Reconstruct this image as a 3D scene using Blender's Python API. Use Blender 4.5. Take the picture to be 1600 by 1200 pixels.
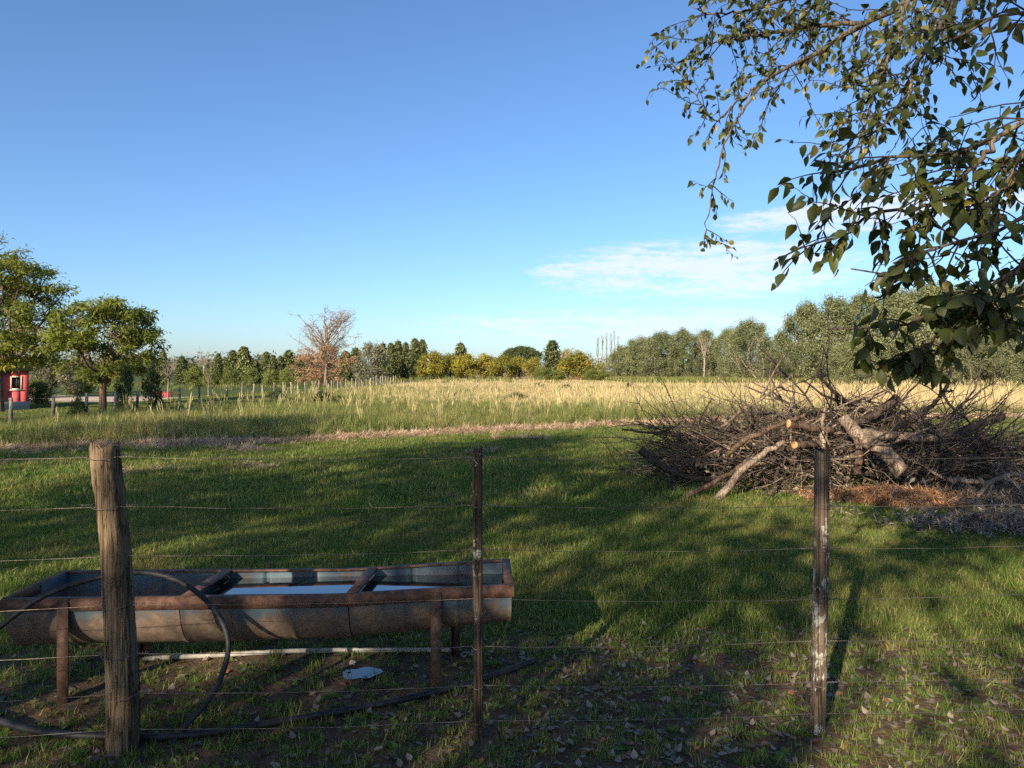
import bpy, math, random
import numpy as np
from mathutils import Vector

for o in list(bpy.data.objects):
    bpy.data.objects.remove(o)
scene = bpy.context.scene
COL = scene.collection
rad = math.radians

# ------------------------------------------------------------------ camera
F, HZ, CAMZ = 1130.0, 578.0, 1.6           # focal length in photo pixels, horizon row, eye height
cam_d = bpy.data.cameras.new('camera'); cam = bpy.data.objects.new('camera', cam_d); COL.objects.link(cam)
cam.location = (0, 0, CAMZ); cam.rotation_euler = (rad(90), 0, 0)
cam_d.sensor_width = 36; cam_d.lens = 36*F/1600; cam_d.shift_y = -(600-HZ)/1600
cam_d.clip_start = 0.05; cam_d.clip_end = 6000
scene.camera = cam

# ------------------------------------------------------------------ light
SUN_EL = rad(23.0); SUN_AZ = rad(29.0)      # light travels towards +y, turned SUN_AZ to the right
sx, sy = math.sin(SUN_AZ), math.cos(SUN_AZ)
sun_d = bpy.data.lights.new('sun', 'SUN'); sun = bpy.data.objects.new('sun', sun_d); COL.objects.link(sun)
sun_d.energy = 5.0; sun_d.angle = rad(0.53); sun_d.color = (1.0, 0.86, 0.66)
ldir = Vector((sx*math.cos(SUN_EL), sy*math.cos(SUN_EL), -math.sin(SUN_EL)))
sun.rotation_euler = ldir.to_track_quat('-Z', 'Y').to_euler(); sun.location = (-20, -40, 30)

world = bpy.data.worlds.new('World'); scene.world = world; world.use_nodes = True
scene.view_settings.view_transform = 'Standard'; scene.view_settings.look = 'None'
scene.view_settings.gamma = 1.0; scene.view_settings.exposure = 1.0
scene.view_settings.use_curve_mapping = False
scene.cycles.max_bounces = 5; scene.cycles.diffuse_bounces = 2; scene.cycles.glossy_bounces = 3
scene.cycles.transmission_bounces = 3; scene.cycles.transparent_max_bounces = 4
scene.cycles.use_denoising = False

class NT:
    """small node-tree helper"""
    def __init__(s, tree):
        s.t = tree; s.n = tree.nodes; s.l = tree.links
    def new(s, kind, **kw):
        nd = s.n.new(kind)
        for k, v in kw.items():
            setattr(nd, k, v)
        return nd
    def put(s, sock, v):
        if isinstance(v, bpy.types.NodeSocket): s.l.new(v, sock)
        elif v is not None:
            if isinstance(v, (tuple, list)) and len(v) == 3 and sock.type == 'RGBA': v = (*v, 1)
            sock.default_value = v
    def math(s, op, a, b=None, c=None, clamp=False):
        nd = s.new('ShaderNodeMath', operation=op, use_clamp=clamp)
        for i, v in enumerate((a, b, c)):
            if v is not None: s.put(nd.inputs[i], v)
        return nd.outputs[0]
    def mix(s, f, a, b, mode='MIX'):
        nd = s.new('ShaderNodeMix', data_type='RGBA', blend_type=mode)
        s.put(nd.inputs[0], f); s.put(nd.inputs[6], a); s.put(nd.inputs[7], b)
        return nd.outputs[2]
    def noise(s, vec, scale, detail=3.0, rough=0.55):
        nd = s.new('ShaderNodeTexNoise'); s.put(nd.inputs['Vector'], vec)
        nd.inputs['Scale'].default_value = scale; nd.inputs['Detail'].default_value = detail
        nd.inputs['Roughness'].default_value = rough
        return nd.outputs['Fac']
    def ramp(s, f, lo, hi):
        nd = s.new('ShaderNodeMapRange', clamp=True, interpolation_type='SMOOTHSTEP')
        s.put(nd.inputs[0], f); nd.inputs[1].default_value = lo; nd.inputs[2].default_value = hi
        return nd.outputs[0]
    def mapping(s, vec, scale=(1, 1, 1), rot=(0, 0, 0)):
        nd = s.new('ShaderNodeMapping'); s.put(nd.inputs[0], vec)
        nd.inputs['Scale'].default_value = scale; nd.inputs['Rotation'].default_value = rot
        return nd.outputs[0]
    def coord(s, which='Object'):
        return s.new('ShaderNodeTexCoord').outputs[which]
    def attr(s, name, kind='GEOMETRY'):
        nd = s.new('ShaderNodeAttribute', attribute_name=name, attribute_type=kind)
        return nd.outputs['Fac']
    def bump(s, h, strength=0.4, dist=0.01):
        nd = s.new('ShaderNodeBump'); nd.inputs['Strength'].default_value = strength
        nd.inputs['Distance'].default_value = dist; s.put(nd.inputs['Height'], h)
        return nd.outputs[0]

def build_world():
    t = NT(world.node_tree); t.n.clear()
    sky = t.new('ShaderNodeTexSky', sky_type='NISHITA', sun_disc=False)
    sky.sun_elevation = SUN_EL; sky.sun_rotation = rad(180)+SUN_AZ
    sky.altitude = 50; sky.air_density = 1.0; sky.dust_density = 0.75; sky.ozone_density = 6.3
    d = t.coord('Generated')
    sep = t.new('ShaderNodeSeparateXYZ'); t.put(sep.inputs[0], d)
    az = t.math('ARCTAN2', sep.outputs[0], sep.outputs[1])
    el = t.math('ARCSINE', sep.outputs[2])
    cmb = t.new('ShaderNodeCombineXYZ')
    t.put(cmb.inputs[0], az); t.put(cmb.inputs[1], t.math('MULTIPLY_ADD', az, 0.05, t.math('MULTIPLY', el, 1.0)))
    st = t.mapping(cmb.outputs[0], scale=(3.0, 22.0, 1.0))
    fine = t.noise(st, 2.6, 8.0, 0.68)
    rip = t.noise(t.mapping(cmb.outputs[0], scale=(26.0, 60.0, 1.0), rot=(0, 0, 0.5)), 2.2, 3.0, 0.6)
    fine = t.math('MULTIPLY_ADD', t.math('SUBTRACT', rip, 0.5), 0.35, fine)
    def blob(ca, ce, ra, re_):
        a = t.math('POWER', t.math('DIVIDE', t.math('SUBTRACT', az, ca), ra), 2.0)
        e = t.math('POWER', t.math('DIVIDE', t.math('SUBTRACT', el, ce), re_), 2.0)
        return t.math('SUBTRACT', 1.0, t.math('ADD', a, e), clamp=True)
    m = blob(0.25, 0.134, 0.25, 0.048)
    m = t.math('MAXIMUM', m, blob(0.47, 0.192, 0.23, 0.026))
    m = t.math('MAXIMUM', m, t.math('MULTIPLY', blob(0.15, 0.062, 0.34, 0.028), 0.6))
    m = t.math('MAXIMUM', m, blob(1.1, 0.16, 0.4, 0.05))
    m = t.math('MAXIMUM', m, blob(-1.5, 0.2, 0.5, 0.05))
    m = t.math('MAXIMUM', m, blob(2.6, 0.2, 0.5, 0.05))
    mm = t.math('POWER', m, 0.6)
    cl = t.ramp(t.math('MULTIPLY', fine, t.math('MULTIPLY_ADD', mm, 0.65, 0.45)), 0.30, 0.58)
    cl = t.math('MULTIPLY', cl, t.ramp(m, 0.0, 0.3))
    cl = t.math('MULTIPLY', cl, 0.85)
    colr = t.mix(cl, sky.outputs[0], (4.6, 5.0, 6.0))
    bg = t.new('ShaderNodeBackground'); t.put(bg.inputs[0], colr); bg.inputs[1].default_value = 0.098
    out = t.new('ShaderNodeOutputWorld'); t.l.new(bg.outputs[0], out.inputs[0])
build_world()

# ------------------------------------------------------------------ materials
def new_mat(name):
    m = bpy.data.materials.new(name); m.use_nodes = True
    t = NT(m.node_tree); t.n.clear()
    out = t.new('ShaderNodeOutputMaterial')
    return m, t, out

def plain(name, col, rough=0.8, var=0.25, scale=8.0, metal=0.0, bump=0.0, spec=0.3, stretch=(1, 1, 1)):
    m, t, out = new_mat(name)
    c = t.mapping(t.coord(), scale=stretch)
    n = t.noise(c, scale, 5.0, 0.65)
    lo = tuple(x*(1-var) for x in col); hi = tuple(min(1, x*(1+var)) for x in col)
    b = t.new('ShaderNodeBsdfPrincipled')
    t.put(b.inputs['Base Color'], t.mix(t.ramp(n, 0.3, 0.7), lo, hi))
    b.inputs['Roughness'].default_value = rough; b.inputs['Metallic'].default_value = metal
    b.inputs['Specular IOR Level'].default_value = spec
    if bump: t.put(b.inputs['Normal'], t.bump(t.noise(c, scale*3, 5.0, 0.7), bump, 0.02))
    t.l.new(b.outputs[0], out.inputs[0])
    return m

def leafy(name, a, b_, trans=0.35, c=None, cfrac=0.12, rough=0.6, inst=True, spec=0.25, patch=None, pscale=0.6):
    """foliage: colour varies per leaf (attribute rnd) and per plant; some light passes through"""
    m, t, out = new_mat(name)
    r = t.attr('rnd')
    col = t.mix(r, a, b_)
    if c is not None: col = t.mix(t.ramp(r, 1-cfrac-0.02, 1-cfrac), col, c)
    if patch is not None:      # drier and lusher patches across the ground
        pos = t.new('ShaderNodeNewGeometry').outputs['Position']
        n1 = t.noise(pos, pscale, 4.0, 0.6); n2 = t.noise(pos, pscale*0.35, 3.0, 0.5)
        col = t.mix(t.math('MULTIPLY', t.ramp(n1, 0.48, 0.68), 0.7), col, patch)
        col = t.mix(t.ramp(n2, 0.4, 0.62), t.mix(1.0, col, (0.80, 0.92, 0.76), 'MULTIPLY'), col)
    oi = t.new('ShaderNodeObjectInfo')
    col = t.mix(0.45, col, t.mix(oi.outputs['Random'], (0.55, 0.55, 0.5), (1.3, 1.25, 1.1)), 'MULTIPLY') if inst else col
    p = t.new('ShaderNodeBsdfPrincipled'); t.put(p.inputs['Base Color'], col)
    p.inputs['Roughness'].default_value = rough; p.inputs['Specular IOR Level'].default_value = spec
    if trans:
        tr = t.new('ShaderNodeBsdfTranslucent'); t.put(tr.inputs[0], t.mix(1.0, col, (1.15, 1.2, 0.7), 'MULTIPLY'))
        mx = t.new('ShaderNodeMixShader'); mx.inputs[0].default_value = trans
        t.l.new(p.outputs[0], mx.inputs[1]); t.l.new(tr.outputs[0], mx.inputs[2]); t.l.new(mx.outputs[0], out.inputs[0])
    else:
        t.l.new(p.outputs[0], out.inputs[0])
    return m

def wood(name, light, dark, lichen=0.0, scale=1.0, lich_col=(0.42, 0.40, 0.33)):
    m, t, out = new_mat(name)
    co = t.coord()
    g = t.noise(t.mapping(co, scale=(38*scale, 38*scale, 2.2*scale)), 1.0, 7.0, 0.7)
    big = t.noise(t.mapping(co, scale=(1, 1, 0.5)), 5.0*scale, 4.0, 0.6)
    col = t.mix(t.ramp(g, 0.3, 0.68), dark, light)
    col = t.mix(t.ramp(big, 0.35, 0.7), t.mix(1.0, col, (0.55, 0.52, 0.5), 'MULTIPLY'), col)
    crk = t.noise(t.mapping(co, scale=(55*scale, 55*scale, 1.1*scale)), 1.0, 3.0, 0.5)
    crk = t.math('SUBTRACT', 1.0, t.ramp(t.math('ABSOLUTE', t.math('SUBTRACT', crk, 0.5)), 0.0, 0.035))
    col = t.mix(t.math('MULTIPLY', crk, 0.8), col, tuple(c*0.35 for c in dark))
    if lichen:
        ln = t.noise(t.mapping(co, scale=(1, 1, 0.6)), 34.0, 6.0, 0.75)
        l2 = t.noise(co, 6.0, 3.0, 0.6)
        f = t.ramp(t.math('MULTIPLY_ADD', l2, 0.55, t.math('MULTIPLY', ln, 0.7)), 0.86-lichen*0.22, 0.92-lichen*0.22)
        col = t.mix(f, col, lich_col)
    p = t.new('ShaderNodeBsdfPrincipled'); t.put(p.inputs['Base Color'], col)
    p.inputs['Roughness'].default_value = 0.85; p.inputs['Specular IOR Level'].default_value = 0.2
    t.put(p.inputs['Normal'], t.bump(t.math('SUBTRACT', g, t.math('MULTIPLY', crk, 0.6)), 1.0, 0.016))
    t.l.new(p.outputs[0], out.inputs[0])
    return m

M = {}
M['post_old'] = wood('weathered_post_wood', (0.36, 0.26, 0.155), (0.10, 0.066, 0.04), 0.12)
M['post_dark'] = wood('dark_post_wood', (0.15, 0.11, 0.075), (0.045, 0.032, 0.024), 0.75)
M['post_lichen'] = wood('lichen_post_wood', (0.24, 0.18, 0.125), (0.08, 0.058, 0.042), 1.0)
M['post_grey'] = wood('grey_fence_wood', (0.52, 0.47, 0.38), (0.26, 0.22, 0.17), 0.0)
M['wire'] = plain('fence_wire', (0.16, 0.135, 0.11), 0.5, 0.4, 60, metal=0.5)
M['bark'] = wood('tree_bark', (0.22, 0.17, 0.125), (0.07, 0.053, 0.04), 0.2, 0.5)
M['bark_dark'] = wood('dark_bark', (0.11, 0.083, 0.062), (0.04, 0.03, 0.024), 0.1, 0.6)
M['bark_pale'] = wood('pale_bark', (0.50, 0.42, 0.32), (0.26, 0.21, 0.16), 0.0, 0.5)
M['log'] = wood('log_bark', (0.30, 0.20, 0.13), (0.10, 0.065, 0.045), 0.1, 0.8)
M['stick'] = wood('stick_bark', (0.20, 0.158, 0.125), (0.065, 0.05, 0.04), 0.0, 1.0)
M['stick_pale'] = wood('bare_stick_wood', (0.46, 0.36, 0.26), (0.22, 0.16, 0.115), 0.0, 1.0)
M['cut'] = plain('cut_wood_face', (0.55, 0.27, 0.11), 0.8, 0.2, 30)
M['hose'] = plain('black_hose', (0.020, 0.020, 0.021), 0.6, 0.5, 20, spec=0.25)
M['pale_pipe'] = plain('pale_pipe', (0.30, 0.28, 0.24), 0.7, 0.3, 20)
M['stone'] = plain('pale_stone', (0.5, 0.42, 0.33), 0.9, 0.2, 30)

# ------------------------------------------------------------------ geometry helpers
def mesh_arrays(name, V, quads=None, tris=None, rnd=None, smooth=False):
    me = bpy.data.meshes.new(name)
    V = np.asarray(V, np.float32)
    q = np.zeros((0, 4), np.int32) if quads is None or len(quads) == 0 else np.asarray(quads, np.int32)
    r = np.zeros((0, 3), np.int32) if tris is None or len(tris) == 0 else np.asarray(tris, np.int32)
    me.vertices.add(len(V)); me.vertices.foreach_set('co', V.ravel())
    nl = q.size + r.size
    me.loops.add(nl); me.loops.foreach_set('vertex_index', np.concatenate([q.ravel(), r.ravel()]).astype(np.int32))
    me.polygons.add(len(q)+len(r))
    starts = np.concatenate([np.arange(len(q))*4, q.size+np.arange(len(r))*3]).astype(np.int32)
    me.polygons.foreach_set('loop_start', starts)
    if smooth: me.polygons.foreach_set('use_smooth', np.ones(len(q)+len(r), bool))
    if rnd is not None:
        a = me.attributes.new('rnd', 'FLOAT', 'POINT'); a.data.foreach_set('value', np.asarray(rnd, np.float32))
    me.update(calc_edges=True)
    return me

class MB:
    def __init__(s): s.v = []; s.q = []; s.t = []; s.n = 0; s.r = []
    def add(s, V, q=None, t=None, rnd=0.5):
        V = np.asarray(V, float).reshape(-1, 3)
        if q is not None and len(q): s.q.append(np.asarray(q, int)+s.n)
        if t is not None and len(t): s.t.append(np.asarray(t, int)+s.n)
        s.v.append(V); s.n += len(V)
        s.r.append(np.full(len(V), rnd) if np.isscalar(rnd) else np.asarray(rnd))
        return s
    def tube(s, pts, radii, sides=6, cap=True, rnd=0.5, jitter=0.0, rng=None):
        P = np.asarray(pts, float); k = len(P)
        R = np.full(k, radii, float) if np.isscalar(radii) else np.asarray(radii, float)
        T = np.gradient(P, axis=0); T /= np.linalg.norm(T, axis=1, keepdims=True)+1e-9
        ref = np.array([0.0, 0.0, 1.0]) if abs(T[:, 2]).mean() < 0.8 else np.array([0.0, 1.0, 0.0])
        U = np.cross(T, ref); U /= np.linalg.norm(U, axis=1, keepdims=True)+1e-9
        W = np.cross(T, U)
        a = np.linspace(0, 2*np.pi, sides, endpoint=False)
        rr = R[:, None]*np.ones((k, sides))
        if jitter: rr = rr*(1+jitter*(rng.rand(k, sides)-0.5))
        V = P[:, None, :] + rr[..., None]*(np.cos(a)[None, :, None]*U[:, None, :]+np.sin(a)[None, :, None]*W[:, None, :])
        V = V.reshape(-1, 3)
        i = np.arange(k-1)[:, None]*sides; j = np.arange(sides)[None, :]; j2 = (j+1) % sides
        q = np.stack([i+j, i+j2, i+sides+j2, i+sides+j], -1).reshape(-1, 4)
        tr = []
        if cap:
            V = np.vstack([V, P[0], P[-1]])
            b = k*sides; e = (k-1)*sides
            for m_ in range(sides):
                tr.append((b, (m_+1) % sides, m_)); tr.append((b+1, e+m_, e+(m_+1) % sides))
        return s.add(V, q, tr, rnd)
    def box(s, lo, hi, rnd=0.5):
        x0, y0, z0 = lo; x1, y1, z1 = hi
        V = [(x0, y0, z0), (x1, y0, z0), (x1, y1, z0), (x0, y1, z0), (x0, y0, z1), (x1, y0, z1), (x1, y1, z1), (x0, y1, z1)]
        return s.add(V, [(0, 3, 2, 1), (4, 5, 6, 7), (0, 1, 5, 4), (1, 2, 6, 5), (2, 3, 7, 6), (3, 0, 4, 7)], None, rnd)
    def arrays(s):
        V = np.vstack(s.v) if s.v else np.zeros((0, 3))
        return V, (np.vstack(s.q) if s.q else None), (np.vstack(s.t) if s.t else None), np.concatenate(s.r)
    def mesh(s, name, smooth=False, off=(0, 0, 0)):
        V, q, t, r = s.arrays()
        return mesh_arrays(name, V-np.asarray(off, float), q, t, r, smooth)

def tag(o, label=None, cat=None, group=None, kind=None):
    if label: o['label'] = label
    if cat: o['category'] = cat
    if group: o['group'] = group
    if kind: o['kind'] = kind
    return o
def link(name, me, mat=None, parent=None, loc=(0, 0, 0), rz=0.0, sc=1.0):
    o = bpy.data.objects.new(name, me); COL.objects.link(o)
    if mat is not None and me is not None and not me.materials: me.materials.append(mat)
    o.location = loc; o.rotation_euler = (0, 0, rz)
    o.scale = (sc, sc, sc) if np.isscalar(sc) else sc
    if parent is not None: o.parent = parent
    return o
def empty(name, loc, rz=0.0, sc=1.0):
    o = link(name, None, None, None, loc, rz, sc); o.empty_display_size = 0.3
    return o
def part(name, mb, mat, parent, smooth=False):
    """a part built in world coordinates, stored relative to its (unrotated) root"""
    root = parent
    off = np.array(parent.location)
    while root.parent is not None:
        root = root.parent; off = off+np.array(root.location)
    return link(name, mb.mesh(name, smooth, off), mat, parent)

def sstep(x, a, b):
    t = np.clip((np.asarray(x, float)-a)/(b-a), 0, 1); return t*t*(3-2*t)
_r = np.random.RandomState(5)
_ph = _r.rand(8, 3)*6.28; _fr = _r.randn(8, 2)
def lump(x, y, s=1.0):
    x = np.asarray(x, float)*s; y = np.asarray(y, float)*s; z = 0
    for i in range(8):
        z = z+np.sin(_fr[i, 0]*x+_fr[i, 1]*y+_ph[i, 0])
    return z/8
def ground_z(x, y):
    x = np.asarray(x, float); y = np.asarray(y, float)
    z = -0.9*sstep(-x, 14, 32)*sstep(y, 14, 42)
    near = np.exp(-(x**2+(y-6)**2)/900)
    z = z+near*(0.02*lump(x, y, 1.7)+0.012*lump(x+9, y, 5))
    z = z+0.25*lump(x, y, 0.03)*sstep(np.hypot(x, y), 60, 200)
    return z
BX = [-60, -16, -10, -5, 0, 6.2, 16, 30, 90]; BY = [10, 13.4, 14.6, 16.3, 19.6, 22.6, 24.5, 26.5, 34]
def edge_y(x): return np.interp(x, BX, BY)           # where the mown lawn meets the long grass
def P(px, py, d):
    """a photo pixel at distance d as a point of the place"""
    return np.array([(px-800)/F*d, d, CAMZ-(py-HZ)/F*d])
def GP(px, d):
    x = (px-800)/F*d
    return np.array([x, d, float(ground_z(x, d))])

# ------------------------------------------------------------------ ground
def build_ground():
    u = np.linspace(-1, 1, 301); xs = 0.9*np.sinh(u*8.0)
    v = np.linspace(-1, 1, 341); ys = 8+0.7*np.sinh(v*8.2)
    X, Y = np.meshgrid(xs, ys); Z = ground_z(X, Y)
    V = np.stack([X, Y, Z], -1).reshape(-1, 3)
    n, mrow = len(xs), len(ys)
    i = (np.arange(mrow-1)[:, None]*n+np.arange(n-1)[None, :])
    q = np.stack([i, i+1, i+n+1, i+n], -1).reshape(-1, 4)
    me = mesh_arrays('ground', V, q, None, None, True)
    x, y = V[:, 0], V[:, 1]
    eb = edge_y(x)
    field = sstep(y-eb, -0.5, 1.0)*sstep(x, -14.5, -12.5)
    gold = field*sstep(y-(38-1.3*np.clip(x, -12, 12)), -8, 10)
    dirt = sstep(-(y+0.5*lump(x, y, 2.2)-4.45-0.25*lump(x, y, 0.9)), -0.8, 0.4)
    pit = np.exp(-(((x-5.6)/2.6)**2+((y-9.0)/1.5)**2))
    dirt = np.maximum(dirt, sstep(pit, 0.35, 0.75))
    sand = sstep(x, -50, -46)*sstep(-x, 27.5, 29)*sstep(y+0.35*x, 44, 46)*sstep(-(y+0.35*x), -56, -54)
    litter = sstep(-x, 12.6, 13.4)*sstep(y, 15, 17)*sstep(-y, -27, -23)*0.9
    for nm, val in (('field', field), ('gold', gold), ('dirt', dirt), ('sand', sand), ('litter', litter)):
        a = me.attributes.new(nm, 'FLOAT', 'POINT'); a.data.foreach_set('value', val.astype(np.float32))
    m, t, out = new_mat('ground_soil_and_grass')
    co = t.coord()
    n1 = t.noise(co, 1.3, 5, 0.6); n2 = t.noise(co, 14.0, 6, 0.7); n3 = t.noise(co, 60.0, 4, 0.7)
    lawn = t.mix(n2, (0.035, 0.06, 0.012), (0.085, 0.115, 0.03))
    lawn = t.mix(t.ramp(n1, 0.5, 0.72), lawn, (0.15, 0.125, 0.06))
    fieldc = t.mix(n2, (0.06, 0.085, 0.02), (0.14, 0.13, 0.05))
    goldc = t.mix(n2, (0.22, 0.165, 0.08), (0.40, 0.29, 0.15))
    soil = t.mix(t.ramp(n2, 0.3, 0.7), (0.055, 0.038, 0.024), (0.15, 0.10, 0.06))
    soil = t.mix(t.ramp(n3, 0.55, 0.75), soil, (0.2, 0.15, 0.1))
    c = t.mix(t.attr('field'), lawn, fieldc)
    c = t.mix(t.attr('gold'), c, goldc)
    f = t.ramp(t.math('ADD', t.attr('dirt'), t.math('MULTIPLY', t.math('SUBTRACT', n2, 0.5), 1.2)), 0.3, 0.75)
    c = t.mix(f, c, soil)
    c = t.mix(t.math('MULTIPLY', t.attr('litter'), t.ramp(n2, 0.35, 0.6)), c, (0.30, 0.17, 0.06))
    c = t.mix(t.attr('sand'), c, t.mix(n2, (0.46, 0.34, 0.24), (0.56, 0.44, 0.33)))
    p = t.new('ShaderNodeBsdfPrincipled'); t.put(p.inputs['Base Color'], c)
    p.inputs['Roughness'].default_value = 0.95; p.inputs['Specular IOR Level'].default_value = 0.1
    t.put(p.inputs['Normal'], t.bump(t.math('ADD', n2, n3), 0.7, 0.03))
    t.l.new(p.outputs[0], out.inputs[0])
    tag(link('ground', me, m), kind='structure')
build_ground()

# ------------------------------------------------------------------ scatter (grass and litter)
PROTO = bpy.data.collections.new('scatter_sources')
def make_scatter_tree(coll):
    g = bpy.data.node_groups.new('scatter_on_points', 'GeometryNodeTree')
    g.interface.new_socket('Geometry', in_out='INPUT', socket_type='NodeSocketGeometry')
    g.interface.new_socket('Geometry', in_out='OUTPUT', socket_type='NodeSocketGeometry')
    n = g.nodes; l = g.links
    gi = n.new('NodeGroupInput'); go = n.new('NodeGroupOutput')
    ci = n.new('GeometryNodeCollectionInfo'); ci.inputs['Collection'].default_value = coll
    ci.inputs['Separate Children'].default_value = True; ci.inputs['Reset Children'].default_value = True
    ip = n.new('GeometryNodeInstanceOnPoints'); ip.inputs['Pick Instance'].default_value = True
    def at(nm, ty):
        a = n.new('GeometryNodeInputNamedAttribute'); a.data_type = ty; a.inputs['Name'].default_value = nm
        return a.outputs['Attribute']
    l.new(gi.outputs[0], ip.inputs['Points']); l.new(ci.outputs[0], ip.inputs['Instance'])
    l.new(at('pick', 'INT'), ip.inputs['Instance Index'])
    l.new(at('rot', 'FLOAT_VECTOR'), ip.inputs['Rotation'])
    l.new(at('scl', 'FLOAT_VECTOR'), ip.inputs['Scale'])
    l.new(ip.outputs[0], go.inputs[0])
    return g
def scatter(name, label, cat, pts, meshes, mat, scl, rng, tilt=0.12, parent=None, zscl=None):
    coll = bpy.data.collections.new(name+'_sources')
    for k, me in enumerate(meshes):
        if not me.materials: me.materials.append(mat)
        coll.objects.link(bpy.data.objects.new('%s_source_%02d' % (name, k), me))
    N = len(pts)
    me = bpy.data.meshes.new(name); me.vertices.add(N)
    me.vertices.foreach_set('co', np.asarray(pts, np.float32).ravel())
    rot = np.stack([rng.randn(N)*tilt, rng.randn(N)*tilt, rng.rand(N)*6.283], -1)
    scl = np.ones(N)*scl; zs = scl if zscl is None else scl*zscl
    S = np.stack([scl, scl, zs], -1)
    me.attributes.new('rot', 'FLOAT_VECTOR', 'POINT').data.foreach_set('vector', rot.astype(np.float32).ravel())
    me.attributes.new('scl', 'FLOAT_VECTOR', 'POINT').data.foreach_set('vector', S.astype(np.float32).ravel())
    me.attributes.new('pick', 'INT', 'POINT').data.foreach_set('value', rng.randint(0, len(meshes), N).astype(np.int32))
    o = link(name, me, None, parent)
    md = o.modifiers.new('scatter', 'NODES'); md.node_group = make_scatter_tree(coll)
    if parent is None: tag(o, label, cat, None, 'stuff')
    else: o['kind'] = 'stuff'
    return o

def tuft(rng, n, h, w, spread, lean=0.35, seg=2, hvar=0.45, curl=0.5):
    """n grass blades: tapered strips that bend outwards"""
    V = []; T = []; Q = []; R = []
    for b in range(n):
        a = rng.rand()*6.283; rr = spread*math.sqrt(rng.rand())
        bx, by = rr*math.cos(a), rr*math.sin(a)
        hh = h*(1-hvar*rng.rand()); ww = w*(0.7+0.6*rng.rand())
        da = rng.rand()*6.283; ln = lean*(0.3+rng.rand())*hh
        dx, dy = math.cos(da), math.sin(da); px_, py_ = -dy, dx
        base = len(V); rv = rng.rand()
        for s_ in range(seg+1):
            f = s_/seg
            off = ln*f**(1+curl); z = hh*(f-0.18*lean*f*f)
            wv = ww*0.5*(1-f*0.55)
            if s_ == seg:
                V.append((bx+dx*off, by+dy*off, z)); R.append(rv)
            else:
                V.append((bx+dx*off-px_*wv, by+dy*off-py_*wv, z)); V.append((bx+dx*off+px_*wv, by+dy*off+py_*wv, z)); R += [rv, rv]
        for s_ in range(seg-1):
            i = base+2*s_; Q.append((i, i+1, i+3, i+2))
        i = base+2*(seg-1); T.append((i, i+1, i+2))
    return mesh_arrays('tuft', V, Q, T, R)
def seed_tuft(rng, n, h):
    """thin stalks that carry a plume of seed"""
    mb = MB()
    for b in range(n):
        a = rng.rand()*6.283; rr = 0.10*rng.rand()
        x0, y0 = rr*math.cos(a), rr*math.sin(a); hh = h*(0.65+0.4*rng.rand())
        da = rng.rand()*6.283; ln = hh*0.18*rng.rand()
        rv = rng.rand()
        x1, y1 = x0+ln*math.cos(da), y0+ln*math.sin(da)
        w = 0.003
        mb.add([(x0-w, y0, 0), (x0+w, y0, 0), (x1+w, y1, hh), (x1-w, y1, hh)], [(0, 1, 2, 3)], None, rv)
        for k in range(3):
            an = rng.rand()*3.14; c, s_ = math.cos(an)*0.011, math.sin(an)*0.011
            z0 = hh*0.78
            mb.add([(x1, y1, z0), (x1+c, y1+s_, hh*0.9), (x1+ln*0.2, y1, hh*1.06), (x1-c, y1-s_, hh*0.9)], [(0, 1, 2, 3)], None, rv)
    return mb.mesh('seed_tuft')

def wedge(rng, n, d0, d1, power=1.0, margin=2.5):
    """points over the ground the camera looks at and a strip beside it"""
    u = rng.rand(n); e = power+1
    d = (d0**e+u*(d1**e-d0**e))**(1/e)
    x = (rng.rand(n)*2-1)*(0.74*d+margin)
    return x, d
def gpts(x, y, sink=0.005): return np.stack([x, y, ground_z(x, y)-sink], -1)

M['lawn'] = leafy('lawn_grass', (0.09, 0.155, 0.03), (0.225, 0.26, 0.06), 0.4, (0.40, 0.32, 0.15), 0.16, patch=(0.30, 0.24, 0.09), pscale=1.5)
M['field_green'] = leafy('long_green_grass', (0.095, 0.135, 0.028), (0.26, 0.265, 0.075), 0.4, (0.52, 0.42, 0.22), 0.2, patch=(0.40, 0.33, 0.14), pscale=0.5)
M['gold'] = leafy('dry_golden_grass', (0.50, 0.37, 0.21), (0.78, 0.60, 0.38), 0.15, (0.20, 0.20, 0.08), 0.10, patch=(0.52, 0.40, 0.21), pscale=0.22)
M['straw'] = leafy('cut_straw', (0.44, 0.30, 0.20), (0.70, 0.50, 0.35), 0.2, (0.2, 0.14, 0.09), 0.15)
M['litter'] = leafy('dead_leaf', (0.10, 0.075, 0.055), (0.33, 0.27, 0.215), 0.15, (0.26, 0.12, 0.05), 0.18)

PILE_C = np.array([4.75, 10.4]); PILE_R = np.array([2.75, 1.3])
def bare(x, y):
    """how bare the ground is (0 grassed, 1 bare)"""
    near = sstep(-(y+0.5*lump(x, y, 2.2)-4.45-0.25*lump(x, y, 0.9)), -0.8, 0.5)
    pit = np.exp(-(((x-5.6)/2.4)**2+((y-9.0)/1.3)**2))
    return np.maximum(near, sstep(pit, 0.4, 0.8))

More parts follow.
